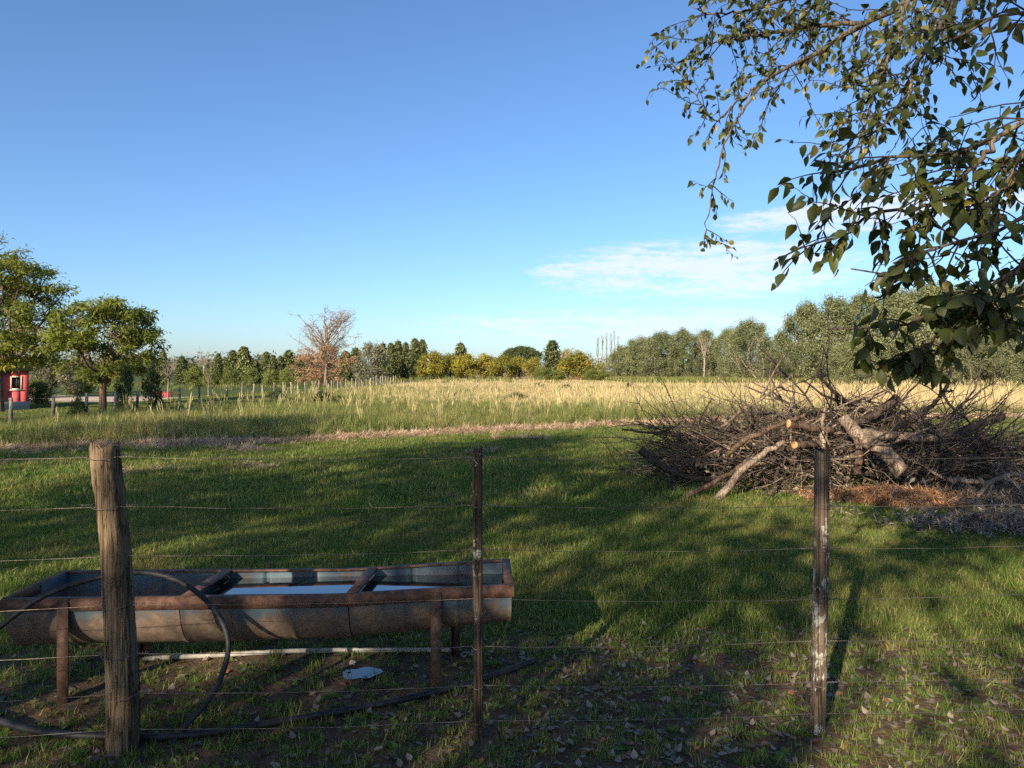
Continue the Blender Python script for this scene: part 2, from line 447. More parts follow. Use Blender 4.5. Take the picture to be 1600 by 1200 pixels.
def build_grass():
    rng = np.random.RandomState(11)
    near = [tuft(rng, 22, 0.075, 0.0050, 0.060, 0.6, 2) for _ in range(6)]
    far = [tuft(rng, 26, 0.085, 0.010, 0.13, 0.6, 2) for _ in range(5)]
    # lawn close to the camera
    x, y = wedge(rng, 80000, 2.4, 8.5, 0.6)
    keep = rng.rand(len(x)) > bare(x, y)*0.76
    keep &= ~((np.abs(x+1.2) < 1.1) & (np.abs(y-3.75) < 0.3) & (rng.rand(len(x)) < 0.6))
    x, y = x[keep], y[keep]
    sc = (0.65+0.6*rng.rand(len(x)))*(1+0.35*lump(x, y, 1.6))*(1-0.35*bare(x, y))
    scatter('lawn_grass', 'short green lawn grass around the water trough', 'grass', gpts(x, y), near, M['lawn'], sc, rng, 0.2)
    # lawn farther out, up to the long grass
    x, y = wedge(rng, 95000, 8.0, 30, 0.75, 3.0)
    keep = (y < edge_y(x)+0.3) & (rng.rand(len(x)) > bare(x, y)*0.95)
    x, y = x[keep], y[keep]
    xl = -13-rng.rand(16000)**1.3*34; yl = 15+rng.rand(16000)*50
    x, y = np.concatenate([x, xl]), np.concatenate([y, yl])
    sandy = (y+0.35*x > 44) & (y+0.35*x < 56) & (x < -28) & (x > -50)
    x, y = x[~sandy], y[~sandy]
    sc = (0.7+0.6*rng.rand(len(x)))*(1+0.3*lump(x, y, 1.2))
    scatter('mown_grass', 'mown lawn between the near fence and the long grass', 'grass', gpts(x, y), far, M['lawn'], sc, rng, 0.2)
    # long green grass of the field and the verge
    tall = [tuft(rng, 34, 0.55, 0.011, 0.17, 0.45, 3) for _ in range(5)]
    x, y = wedge(rng, 60000, 12.5, 66, 0.35, 3.5)
    gstart = 38-1.3*np.clip(x, -12, 12)
    keep = (y > edge_y(x)) & (x > -12.6) & (rng.rand(len(x)) > sstep(y-gstart-4, -10, 16)*0.90)
    x, y = x[keep], y[keep]
    sc = (0.6+0.5*rng.rand(len(x)))*(1+0.4*lump(x, y, 0.8))*(0.7+0.3*sstep(y-edge_y(x), 0, 1.5))
    sc = sc*(1-0.28*sstep(y, 24, 34))
    scatter('long_green_grass', 'tall green grass along the edge of the mown lawn', 'grass', gpts(x, y), tall, M['field_green'], sc, rng, 0.12)
    # dry golden grass
    goldt = [tuft(rng, 30, 0.62, 0.014, 0.2, 0.4, 2) for _ in range(3)]+[seed_tuft(rng, 12, 0.78) for _ in range(1)]
    x, y = wedge(rng, 90000, 20, 120, 0.45, 4)
    gstart = 33-1.3*np.clip(x, -12, 12)
    pr = sstep(y-gstart, -10, 16)
    pr = np.where((y > 92) & (x > 22), 0.15, pr)
    keep = (y > edge_y(x)+1.0) & (x > -12.4-0.0*y) & (rng.rand(len(x)) < pr)
    x, y = x[keep], y[keep]
    sc = (0.6+0.5*rng.rand(len(x)))*(1+0.45*lump(x, y, 0.35))*np.interp(y, [20, 35, 55, 80, 120], [0.85, 0.75, 0.5, 0.32, 0.3])
    scatter('golden_grass', 'dry golden grass standing across the far field', 'grass', gpts(x, y), goldt, M['gold'], sc, rng, 0.12, zscl=1.0)
    # loose seed stalks over the green part
    st = [seed_tuft(rng, 7, 0.95) for _ in range(4)]
    x, y = wedge(rng, 1700, 17, 60, 0.6, 3)
    keep = (y > edge_y(x)+1.5) & (x > -11.5)
    x, y = x[keep], y[keep]
    scatter('seed_stalks', 'thin pale seed stalks rising from the long green grass', 'grass', gpts(x, y), st, M['gold'], 0.7+0.4*rng.rand(len(x)), rng, 0.2)
    # far green strip before the trees
    x, y = wedge(rng, 16000, 85, 135, 0.6, 5)
    keep = (x > 14+0.0*y) | (rng.rand(len(x)) < 0.03)
    x, y = x[keep], y[keep]
    big = [tuft(rng, 40, 0.7, 0.04, 0.6, 0.5, 2) for _ in range(3)]
    scatter('weedy_strip', 'green weeds in front of the far trees', 'grass', gpts(x, y), big, M['field_green'], 0.6+0.7*rng.rand(len(x)), rng, 0.15)
    x = 10+rng.rand(1500)*24; y = 112+rng.rand(1500)*10-0.25*x
    M['rust_weed'] = leafy('reddish_weed', (0.20, 0.085, 0.05), (0.33, 0.16, 0.09), 0.2, (0.2, 0.2, 0.08), 0.2)
    big2 = [tuft(rng, 40, 0.7, 0.04, 0.6, 0.5, 2) for _ in range(2)]
    scatter('reddish_weeds', 'reddish brown weeds before the far right trees', 'weeds', gpts(x, y), big2, M['rust_weed'], 0.5+0.5*rng.rand(len(x)), rng, 0.15)
    # cut straw: a windrow along the edge and loose clumps on the lawn
    hay = [tuft(rng, 40, 0.12, 0.010, 0.14, 2.4, 3, 0.7, 0.2) for _ in range(5)]
    s = rng.rand(9000)*32-13; off = rng.randn(9000)*0.48-0.45
    wgt = 0.55+0.45*lump(s, s*0, 1.4); keep = rng.rand(9000) < wgt
    s, off = s[keep], off[keep]; yy = edge_y(s)+off
    zz = ground_z(s, yy)+0.10*np.exp(-((off+0.35)/0.35)**2)*rng.rand(len(s))*(1+0.6*lump(s, yy, 1.6))
    cl = [(-5.9, 11.0), (-5.5, 11.35), (-4.1, 11.7), (-4.9, 14.0), (-5.4, 14.3), (0.25, 16.5), (0.6, 16.4), (-0.1, 16.6), (-0.62, 13.9), (-8.6, 12.0)]
    ex = np.concatenate([cx+rng.randn(14)*0.20 for cx, cy in cl]); ey = np.concatenate([cy+rng.randn(14)*0.10 for cx, cy in cl])
    pts = np.vstack([np.stack([s, yy, zz], -1), np.stack([ex, ey, ground_z(ex, ey)+0.03*rng.rand(len(ex))], -1)])
    scatter('cut_straw', 'pale cut straw lying along the edge of the lawn', 'straw', pts, hay, M['straw'], 0.5+0.6*rng.rand(len(pts)), rng, 0.3)
build_grass()

def leaf_mesh(L=1.0, W=0.55, fold=0.25, droop=0.25, name='leaf'):
    """ovate leaf folded along its midrib, pointing along +y"""
    st = [(0, 0.0), (0.18, 0.62), (0.42, 1.0), (0.70, 0.70), (1.0, 0.0)]
    V = []; T = []; Q = []
    rows = []
    for f, w in st:
        z = -droop*f*f*L
        c = len(V); V.append((0, f*L, z))
        if w > 0:
            h = w*W*0.5*L
            V.append((-h, f*L*0.98, z+fold*h)); V.append((h, f*L*0.98, z+fold*h)); rows.append((c, c+1, c+2))
        else: rows.append((c, c, c))
    for a, b in zip(rows[:-1], rows[1:]):
        if a[1] == a[0]: T += [(a[0], b[0], b[1]), (a[0], b[2], b[0])]
        elif b[1] == b[0]: T += [(a[0], b[0], a[1]), (a[0], a[2], b[0])]
        else: Q += [(a[0], b[0], b[1], a[1]), (a[0], a[2], b[2], b[0])]
    return np.array(V, float), Q, T

def build_litter():
    rng = np.random.RandomState(21)
    ms = []
    for k in range(6):
        V, Q, T = leaf_mesh(0.055, 0.6+0.2*rng.rand(), 0.35*rng.randn(), 0.22*rng.randn())
        V[:, 2] += 0.004+0.3*np.abs(V[:, 0])*rng.rand()
        ms.append(mesh_arrays('dead_leaf', V, Q, T, np.full(len(V), (k+0.5)/6)))
    x, y = wedge(rng, 8000, 2.5, 5.6, 0.2, 1.0)
    keep = rng.rand(len(x)) < (0.25+0.75*sstep(x, -0.8, 0.8))*sstep(-y, -5.4, -3.6)
    x, y = x[keep], y[keep]
    scatter('fallen_leaves', 'dry fallen leaves littering the bare soil under the fence', 'leaves', gpts(x, y, -0.010), ms, M['litter'], 0.35+0.5*rng.rand(len(x)), rng, 0.13)
    # weedy broad leaves on the bare soil
    ws = []
    for k in range(3):
        mb = MB()
        for j in range(7):
            V, Q, T = leaf_mesh(0.03+0.02*rng.rand(), 0.5, 0.3, 0.3*rng.rand())
            a = j*0.9+rng.rand()*0.5; c, s = math.cos(a), math.sin(a)
            V[:, 2] += V[:, 1]*0.35
            V = V @ np.array([[c, s, 0], [-s, c, 0], [0, 0, 1]])
            mb.add(V, Q, T, rng.rand())
        ws.append(mb.mesh('weed'))
    x, y = wedge(rng, 3800, 2.5, 5.4, 0.3, 1.0)
    scatter('ground_weeds', 'small broad-leaved weeds on the trampled soil', 'weeds', gpts(x, y), ws, M['lawn'], 0.5+0.6*rng.rand(len(x)), rng, 0.15)
    # shredded bark in front of the brush pile
    M['mulch'] = leafy('shredded_bark', (0.22, 0.105, 0.05), (0.46, 0.235, 0.11), 0.0, (0.5, 0.42, 0.34), 0.12, 0.9)
    M['mulch_grey'] = leafy('grey_bark', (0.10, 0.075, 0.058), (0.26, 0.21, 0.17), 0.0, (0.42, 0.36, 0.3), 0.12, 0.9)
    chips = [tuft(rng, 30, 0.055, 0.012, 0.14, 2.4, 2, 0.7, 0.2) for _ in range(4)]
    a = rng.rand(2600)*6.283; r = np.sqrt(rng.rand(2600))*(1+0.25*np.sin(3*a))
    x = 4.60+r*np.cos(a)*0.90; y = 8.72+r*np.sin(a)*0.62
    z = ground_z(x, y)+0.16*np.maximum(0, 1-r)*rng.rand(2600)
    scatter('shredded_bark', 'orange brown shredded bark before the brush pile', 'bark chips', np.stack([x, y, z], -1), chips, M['mulch'], 0.6+0.5*rng.rand(2600), rng, 0.4)
    chips2 = [tuft(rng, 30, 0.050, 0.012, 0.14, 2.4, 2, 0.7, 0.2) for _ in range(4)]
    a = rng.rand(3600)*6.283; r = np.sqrt(rng.rand(3600))*(1+0.2*np.sin(3*a+1))
    x = 6.5+r*np.cos(a)*1.9; y = 8.9+r*np.sin(a)*0.85
    x2 = 5.15+rng.randn(900)*0.55; y2 = 7.15+rng.randn(900)*0.22
    x, y = np.concatenate([x, x2]), np.concatenate([y, y2])
    z = ground_z(x, y)+0.10*rng.rand(len(x))*np.concatenate([np.maximum(0, 1-r), np.ones(900)])
    scatter('grey_bark_debris', 'grey bark and twig debris at the right of the brush pile', 'bark debris', np.stack([x, y, z], -1), chips2, M['mulch_grey'], 0.6+0.5*rng.rand(len(x)), rng, 0.4)
build_litter()

# ------------------------------------------------------------------ near fence
def rough_post(name, base, top, r0, r1, mat, parent, rng, sides=22, rings=46, rough=0.16, square=0.0, wob=0.012):
    b, t_ = np.array(base, float), np.array(top, float)
    f = np.linspace(0, 1, rings)[:, None]; a = np.linspace(0, 2*np.pi, sides, endpoint=False)[None, :]
    rr = r0+(r1-r0)*f
    ph = rng.rand(6)*6.28
    shape = 1+0.07*np.sin(2*a+ph[0])+0.06*np.sin(3*a+ph[1]+1.5*f)+0.035*np.sin(5*a+ph[2]+3*f)
    crack = rng.randn(1, sides)*rough*0.33+rng.randn(rings, sides)*rough*0.10
    crack = crack+0.05*np.sin(14*f+ph[3])*np.sin(a+ph[4])
    sq = 1/np.maximum(np.abs(np.cos(a)), np.abs(np.sin(a)))
    shape = shape*(1-square)+sq*0.9*square
    R = rr*(shape+crack)
    cx = b+(t_-b)*f
    cx = cx+np.stack([wob*np.sin(4.2*f[:, 0]+ph[5]), 0*f[:, 0], 0*f[:, 0]], -1)
    V = np.stack([cx[:, 0:1]+R*np.cos(a), cx[:, 1:2]+R*np.sin(a), cx[:, 2:3]+0*R+(f > 0.999)*0.012*rng.randn(1, sides)], -1).reshape(-1, 3)
    i = np.arange(rings-1)[:, None]*sides; j = np.arange(sides)[None, :]; j2 = (j+1) % sides
    q = np.stack([i+j, i+j2, i+sides+j2, i+sides+j], -1).reshape(-1, 4)
    V = np.vstack([V, t_-np.array([0, 0, 0.006])]); e = (rings-1)*sides
    tr = [(e+k, e+(k+1) % sides, len(V)-1) for k in range(sides)]
    mb = MB().add(V, q, tr)
    return part(name, mb, mat, parent, True)

def build_near_fence():
    rng = np.random.RandomState(31)
    fence = empty('wire_fence', (0, 3.1, 0))
    tag(fence, 'seven-strand wire fence on three rough wooden posts across the foreground', 'fence')
    posts = [  # base x, y, top x, y, height, base radius, top radius
        (-3.22, 2.90, -3.2, 2.9, 1.25, 0.035, 0.03, 'post_dark', 0.5),
        (-1.615, 3.03, -1.715, 3.05, 1.285, 0.061, 0.055, 'post_old', 0.0),
        (-0.150, 3.15, -0.146, 3.15, 1.252, 0.0225, 0.021, 'post_dark', 0.55),
        (1.345, 3.19, 1.372, 3.19, 1.240, 0.033, 0.031, 'post_lichen', 0.35),
        (2.92, 3.28, 2.93, 3.28, 1.24, 0.035, 0.03, 'post_dark', 0.4)]
    labs = [None, 'thick weathered leaning post of split wood', 'thin dark square post with pale lichen flecks', 'slim round post covered in pale lichen', None]
    for (x, y, tx, ty, h, r0, r1, mt, sq), lb in zip(posts, labs):
        p = rough_post('post', (x, y, -0.12), (tx, ty, h), r0, r1, M[mt], fence, rng, square=sq, rough=0.2 if mt == 'post_old' else 0.1, wob=0.014 if mt == 'post_old' else 0.003)
        if lb: p['label'] = lb
    zs = [(1.255, 1.235, 1.221, 1.213, 1.22), (1.02, 1.03, 1.010, 1.0, 1.012), (0.81, 0.825, 0.817, 0.812, 0.825), (0.60, 0.618, 0.605, 0.589, 0.615),
          (0.405, 0.412, 0.396, 0.403, 0.41), (0.225, 0.245, 0.225, 0.222, 0.235), (0.085, 0.095, 0.072, 0.083, 0.09)]
    for z5 in zs:
        pts = []
        for k in range(4):
            a = np.array([posts[k][0], posts[k][1]+0.0, 0]); b = np.array([posts[k+1][0], posts[k+1][1], 0])
            ya = posts[k][5]*0.75; yb_ = posts[k+1][5]*0.75
            for f in np.linspace(0, 1, 9)[:-1]:
                p = a+(b-a)*f; p[2] = z5[k]+(z5[k+1]-z5[k])*f-0.012*4*f*(1-f)+rng.randn()*0.0012
                pts.append(p)
        pts.append(np.array([posts[4][0], posts[4][1], z5[4]]))
        mb = MB().tube(pts, 0.0013, 5)
        w = part('wire', mb, M['wire'], fence, True)
        for k in (1, 2, 3):     # a twist of wire round each post
            if rng.rand() < 0.25: continue
            x, y, tx, ty, h, r0 = posts[k][:6]; z = z5[k]; f = z/h
            cx, cy = x+(tx-x)*f, y+(ty-y)*f
            a = np.linspace(0, 6.6, 22); r = r0*1.13
            loop = np.stack([cx+r*np.cos(a), cy+r*np.sin(a), z+0.004-0.012*np.maximum(0, -np.sin(a))+0.003*a/6.6], -1)
            tw = MB().tube(loop, 0.0015, 5)
            for sgn in (-1, 1):
                b = np.linspace(0, 1, 14)
                tail = np.stack([cx+sgn*(r+b*0.05), cy+0.004*np.cos(b*26), z+0.004*np.sin(b*26)], -1)
                tw.tube(tail, 0.0015, 4)
            part('wire_tie', tw, M['wire'], w, True)
build_near_fence()

# ------------------------------------------------------------------ water trough
def rust_paint(name, blue, rust):
    m, t, out = new_mat(name)
    co = t.coord()
    n1 = t.noise(co, 5.0, 6, 0.65); n2 = t.noise(co, 26.0, 6, 0.7); n3 = t.noise(t.mapping(co, scale=(18, 18, 2)), 1.0, 5, 0.65)
    h = t.attr('high')
    f = t.ramp(t.math('ADD', t.math('MULTIPLY', h, 0.75), t.math('MULTIPLY_ADD', n1, 0.8, t.math('MULTIPLY', n3, 0.35))), 0.98, 1.3)
    col = t.mix(t.ramp(n2, 0.3, 0.7), tuple(c*0.55 for c in rust), rust)
    col = t.mix(f, col, t.mix(n2, blue, tuple(c*0.6 for c in blue)))
    p = t.new('ShaderNodeBsdfPrincipled'); t.put(p.inputs['Base Color'], col)
    t.put(p.inputs['Roughness'], t.math('MULTIPLY_ADD', f, -0.2, 0.7))
    p.inputs['Metallic'].default_value = 0.15; p.inputs['Specular IOR Level'].default_value = 0.4
    t.put(p.inputs['Normal'], t.bump(n2, 0.25, 0.006))
    t.l.new(p.outputs[0], out.inputs[0])
    return m
M['drum'] = rust_paint('rusted_blue_drum', (0.085, 0.14, 0.175), (0.20, 0.14, 0.10))
M['rust'] = plain('rusted_angle_iron', (0.12, 0.062, 0.04), 0.75, 0.45, 22, metal=0.2, bump=0.2)
M['rust_dark'] = plain('rusted_leg_iron', (0.10, 0.055, 0.036), 0.8, 0.45, 22, metal=0.2, bump=0.2)

def water_mat(name, tint, rough=0.02, bumps=0.03):
    m, t, out = new_mat(name)
    p = t.new('ShaderNodeBsdfPrincipled'); p.inputs['Base Color'].default_value = (*tint, 1)
    p.inputs['Roughness'].default_value = rough; p.inputs['IOR'].default_value = 1.33
    p.inputs['Specular IOR Level'].default_value = 0.5; p.inputs['Coat Weight'].default_value = 1.0; p.inputs['Coat Roughness'].default_value = 0.02
    t.put(p.inputs['Normal'], t.bump(t.noise(t.coord(), 9.0, 2, 0.5), bumps, 0.01))
    t.l.new(p.outputs[0], out.inputs[0])
    return m
M['water'] = water_mat('trough_water', (0.015, 0.022, 0.022))
M['puddle'] = water_mat('puddle_water', (0.03, 0.025, 0.02))

TR_N = [np.array([-2.42, 3.44]), np.array([-0.80, 3.515]), np.array([0.0, 3.60])]
def tr_at(t):
    """near rim x,y; far rim x,y; rim z; bottom z at fraction t of the trough's length"""
    nx = -2.42+2.42*t; ny = 3.44+0.16*t+0.012*math.sin(3.1*t)
    fx = -2.425+2.405*t; fy = 3.93+0.16*t
    rz = float(np.interp(t, [0, 0.35, 0.64, 1], [0.505, 0.497, 0.490, 0.528]))
    bz = float(np.interp(t, [0, 0.35, 0.64, 1], [0.218, 0.208, 0.212, 0.283]))
    return np.array([nx, ny]), np.array([fx, fy]), rz, bz
def tr_ring(t, grow=0.0, drop=0.0, n=22):
    a, b, rz, bz = tr_at(t); c = (a+b)/2; h = (b-a)/2
    th = np.linspace(0, math.pi, n)
    s = np.cos(th)*(1+grow/0.24); dep = np.sin(th)**0.85*(rz-bz+grow)
    return np.stack([c[0]-h[0]*s, c[1]-h[1]*s, rz-drop-dep], -1)

def build_trough():
    root = empty('water_trough', (-1.2, 3.77, 0))
    tag(root, 'long rusty trough of halved blue drums on iron legs behind the fence', 'water trough')
    def shell(t0, t1, ribs, name, ends=()):
        ts = np.linspace(t0, t1, 110)
        prof = np.zeros(110)
        for r in ribs: prof += 0.010*np.exp(-((ts-r)/0.0045)**2)
        prof += 0.007*np.exp(-((ts-t0)/0.005)**2)+0.007*np.exp(-((ts-t1)/0.005)**2)
        n = 22
        Vo = np.concatenate([tr_ring(t, 0.0+p) for t, p in zip(ts, prof)])
        Vi = np.concatenate([tr_ring(t, -0.006+p) for t, p in zip(ts, prof)])
        i = np.arange(109)[:, None]*n; j = np.arange(n-1)[None, :]
        qo = np.stack([i+j, i+n+j, i+n+j+1, i+j+1], -1).reshape(-1, 4)
        mb = MB().add(Vo, qo); mb.add(Vi, qo[:, ::-1])
        for t in ends:
            for dt in (0.0, 0.003):
                tt = t+dt if t < 0.5 else t-dt
                R = tr_ring(tt, -0.001); c = R.mean(0); c[2] = R[0, 2]
                V = np.vstack([R, c]); mb.add(V, None, [(k, k+1, n) for k in range(n-1)])
        V, q, tr, r = mb.arrays()
        me = mesh_arrays(name, V-np.array(root.location), q, tr, r, True)
        hi = np.clip((V[:, 2]-0.2)/0.3, 0, 1).astype(np.float32)
        me.attributes.new('high', 'FLOAT', 'POINT').data.foreach_set('value', hi)
        return link(name, me, M['drum'], root)
    cuts = [0.0, 0.335, 0.668, 1.0]
    for k in range(3):
        a, b = cuts[k]+0.001, cuts[k+1]-0.001
        ends = ((a+0.004,) if k == 0 else (a+0.003,) if k == 1 else ()) + ((b-0.004,) if k == 2 else ())
        shell(a, b, [a+(b-a)*0.33, a+(b-a)*0.66], 'drum_half', ends)
    # angle-iron rim: two long sides, two ends
    def rim(side, name):
        ts = np.linspace(-0.004, 1.004, 30); V = []; prof = []
        for t in ts:
            a, b, rz, bz = tr_at(t)
            p, q_ = (a, b) if side == 0 else (b, a)
            o = (p-q_)/np.linalg.norm(p-q_)
            sec = [(0.012, 0.004), (0.012, -0.054), (0.006, -0.054), (0.006, -0.004), (-0.026, -0.004), (-0.026, 0.004)]
            V += [(p[0]+o[0]*u, p[1]+o[1]*u, rz+w) for u, w in sec]
        n = 6; i = np.arange(29)[:, None]*n; j = np.arange(n)[None, :]
        q = np.stack([i+j, i+(j+1) % n, i+n+(j+1) % n, i+n+j], -1).reshape(-1, 4)
        q = np.vstack([q, [(0, 1, 2, 3), (0, 3, 4, 5), (174, 177, 176, 175), (174, 179, 178, 177)]])
        part(name, MB().add(V, q), M['rust'], root)
    rim(0, 'rim'); rim(1, 'rim')
    def bar(t, w, h, name, inset=0.014, lift=0.007, tw=0.0, out=0):
        a, b, rz, bz = tr_at(t); a2, b2, rz2, _ = tr_at(t+w)
        da = (b-a)/np.linalg.norm(b-a)
        a, b, a2, b2 = a+da*inset, b-da*inset, a2+da*inset, b2-da*inset
        sh = np.array([tw, 0])
        V = [(*a, rz+lift-h), (*a2, rz2+lift-h), (*(b2+sh), rz2+lift-h), (*(b+sh), rz+lift-h), (*a, rz+lift), (*a2, rz2+lift), (*(b2+sh), rz2+lift), (*(b+sh), rz+lift)]
        part(name, MB().add(V, [(0, 3, 2, 1), (4, 5, 6, 7), (0, 1, 5, 4), (1, 2, 6, 5), (2, 3, 7, 6), (3, 0, 4, 7)]), M['rust'], root)
    bar(-0.004, 0.012, 0.05, 'end_rim'); bar(0.985, 0.018, 0.05, 'end_rim')
    bar(0.335, 0.022, 0.014, 'cross_brace', tw=0.03); bar(0.662, 0.022, 0.014, 'cross_brace', tw=0.03)
    # legs
    for t, side, zb in ((0.115, 0, -0.05), (0.845, 0, -0.05), (0.17, 1, -0.05), (0.875, 1, -0.05)):
        a, b, rz, bz = tr_at(t); p, q_ = (a, b) if side == 0 else (b, a)
        o = (p-q_)/np.linalg.norm(p-q_); e = np.array([o[1], -o[0]])*(1 if side == 0 else -1)
        mb = MB()
        for (u0, u1, w0, w1) in ((0.013, 0.019, -0.026, 0.026), (-0.03, 0.013, 0.020, 0.026)):
            if u0 < 0: zt = bz-0.0
            else: zt = rz-0.008
            c = [p+o*u0+e*w0, p+o*u0+e*w1, p+o*u1+e*w1, p+o*u1+e*w0]
            V = [(*x, zb) for x in c]+[(*x, zt) for x in c]
            mb.add(V, [(0, 3, 2, 1), (4, 5, 6, 7), (0, 1, 5, 4), (1, 2, 6, 5), (2, 3, 7, 6), (3, 0, 4, 7)])
        part('leg', mb, M['rust_dark'], root)
    # water, level, lower in the left drum
    for t0, t1, wz in ((0.006, 0.333, 0.372), (0.340, 0.992, 0.452)):
        L, Rr = [], []
        for t in np.linspace(t0, t1, 14):
            a, b, rz, bz = tr_at(t); c = (a+b)/2; h = (b-a)/2
            dep = min(1, (rz-wz)/(rz-bz)); s = math.cos(math.asin(min(1, dep**(1/0.85))))*0.985
            L.append((*(c-h*s), wz)); Rr.append((*(c+h*s), wz))
        V = L+Rr; n = 14
        q = [(k, k+1, n+k+1, n+k) for k in range(n-1)]
        w = link('water', MB().add(V, q).mesh('water', False), M['water'])
        tag(w, kind='structure')
build_trough()

def smooth_path(pts, n=60):
    P_ = np.asarray(pts, float); k = len(P_)
    t = np.concatenate([[0], np.cumsum(np.linalg.norm(np.diff(P_, axis=0), axis=1))])
    u = np.linspace(0, t[-1], n); out = []
    for c in range(3):
        m = np.gradient(P_[:, c], t)
        i = np.clip(np.searchsorted(t, u, side='right')-1, 0, k-2); h = t[i+1]-t[i]; s = (u-t[i])/h
        out.append((2*s**3-3*s**2+1)*P_[i, c]+(s**3-2*s**2+s)*h*m[i]+(-2*s**3+3*s**2)*P_[i+1, c]+(s**3-s**2)*h*m[i+1])
    return np.stack(out, -1)

def build_pipes():
    pts = [P(-120, 1075, 3.2), P(-50, 1020, 3.28), P(0, 980, 3.32), P(60, 936, 3.36), P(140, 906, 3.40), P(215, 894, 3.42), P(275, 906, 3.42), P(322, 938, 3.40),
           P(350, 978, 3.36), P(357, 1005, 3.33), P(350, 1045, 3.28), P(330, 1088, 3.22), P(292, 1132, 3.14), P(252, 1182, 3.05), P(215, 1240, 2.93)]
    pts[-1][2] = 0.02
    h = link('hose', MB().tube(smooth_path(pts, 90), 0.0125, 10).mesh('hose', True), M['hose'])
    tag(h, 'black hose arching in a loop over the near edge of the trough', 'hose')
    pts = [np.array([*GP(px, d)[:2], float(ground_z(*GP(px, d)[:2]))+z]) for px, d, z in
           ((836, 3.90, 0.04), (760, 3.72, 0.022), (690, 3.57, 0.02), (590, 3.40, 0.022), (480, 3.28, 0.02), (380, 3.18, 0.025), (290, 3.12, 0.02), (180, 3.10, 0.02), (60, 3.13, 0.025), (-40, 3.25, 0.05), (-140, 3.4, 0.03))]
    h = link('ground_pipe', MB().tube(smooth_path(pts, 70), 0.0155, 10).mesh('ground_pipe', True), M['hose'])
    tag(h, 'dark polythene pipe lying along the soil under the fence wires', 'pipe')
    pts = [np.array([*GP(px, d)[:2], float(ground_z(*GP(px, d)[:2]))+z]) for px, d, z in ((215, 3.96, 0.012), (330, 4.0, 0.016), (470, 4.06, 0.02), (600, 4.10, 0.016), (720, 4.12, 0.012))]
    h = link('pale_pipe', MB().tube(smooth_path(pts, 40), 0.013, 8).mesh('pale_pipe', True), M['pale_pipe'])
    tag(h, 'pale grey pipe lying on the ground beneath the trough', 'pipe')
    c = GP(565, 3.80); rng = np.random.RandomState(8)
    a = np.linspace(0, 6.283, 36, endpoint=False); r = 1+0.22*np.sin(2*a+1)+0.10*np.sin(5*a)+0.02*rng.randn(36)
    zt = float(ground_z(c[0], c[1]))+0.009
    V = np.stack([c[0]+0.085*r*np.cos(a), c[1]+0.085*r*np.sin(a), np.full(36, zt)], -1); V = np.vstack([V, (c[0], c[1], zt)])
    tag(link('puddle', MB().add(V, None, [(k, (k+1) % 36, 36) for k in range(36)]).mesh('puddle'), M['puddle']), kind='structure')
    c = GP(551, 3.92); import bmesh
    bm = bmesh.new(); bmesh.ops.create_icosphere(bm, subdivisions=2, radius=0.018)
    for v in bm.verts: v.co *= 1+0.25*rng.randn()*0.5; v.co.z *= 0.7
    me = bpy.data.meshes.new('stone'); bm.to_mesh(me); bm.free()
    tag(link('stone', me, M['stone'], None, (c[0], c[1], c[2]+0.015)), 'small pale round stone beside the puddle', 'stone')
build_pipes()

# ------------------------------------------------------------------ trees
def leaf_quads(mb, rng, P_, N_, size, aspect=0.55, along=None, rnd=None):
    """one diamond-shaped leaf (or leaf spray) per point"""
    n = len(P_)
    N_ = N_/(np.linalg.norm(N_, axis=1, keepdims=True)+1e-9)
    A = rng.randn(n, 3) if along is None else along+rng.randn(n, 3)*0.35
    U = A-(A*N_).sum(1, keepdims=True)*N_; U /= np.linalg.norm(U, axis=1, keepdims=True)+1e-9
    W = np.cross(N_, U)
    s = size*(0.6+0.8*rng.rand(n))[:, None]
    b = 0.15*s*N_
    V = np.stack([P_-U*s*0.5, P_+W*s*0.5*aspect+b, P_+U*s*0.5, P_-W*s*0.5*aspect+b], 1).reshape(-1, 3)
    q = np.arange(n*4).reshape(-1, 4)
    r = rng.rand(n) if rnd is None else rnd
    mb.add(V, q, None, np.repeat(r, 4))
def clump_leaves(mb, rng, C, R, n, size, aspect=0.55, up=0.25, shell=0.45, along=None, tone=0.35, ragged=0.3):
    """n leaves round each clump centre C (k,3) with radii R (k,3)"""
    k = len(C)
    idx = np.repeat(np.arange(k), n)
    d = rng.randn(k*n, 3); d /= np.linalg.norm(d, axis=1, keepdims=True)
    r = (shell+(1-shell)*rng.rand(k*n)**0.7)*(1+ragged*rng.randn(k*n))
    P_ = C[idx]+d*r[:, None]*R[idx]
    N_ = d*0.7+rng.randn(k*n, 3)*0.55+np.array([0, 0, up])
    tn = rng.rand(k)[idx]
    rnd = np.clip(rng.rand(k*n)*(1-tone)+tn*tone, 0, 1)
    keep = P_[:, 2] > 0.02
    al = None if along is None else (np.array(along) if np.ndim(along) else d*1.0)
    if al is not None and al.ndim > 1: al = al[keep]
    leaf_quads(mb, rng, P_[keep], N_[keep], size, aspect, al, rnd[keep])

def limb(mb, rng, a, b, r0, r1, sag=0.15, k=7, sides=6, wob=0.05):
    a, b = np.array(a, float), np.array(b, float); f = np.linspace(0, 1, k)[:, None]
    L = np.linalg.norm(b-a)
    pts = a+(b-a)*f; pts[:, 2] += sag*L*np.sin(math.pi*f[:, 0])
    pts[1:-1] += rng.randn(k-2, 3)*wob*L*0.5
    mb.tube(pts, np.linspace(r0, r1, k), sides, cap=False)
    return pts

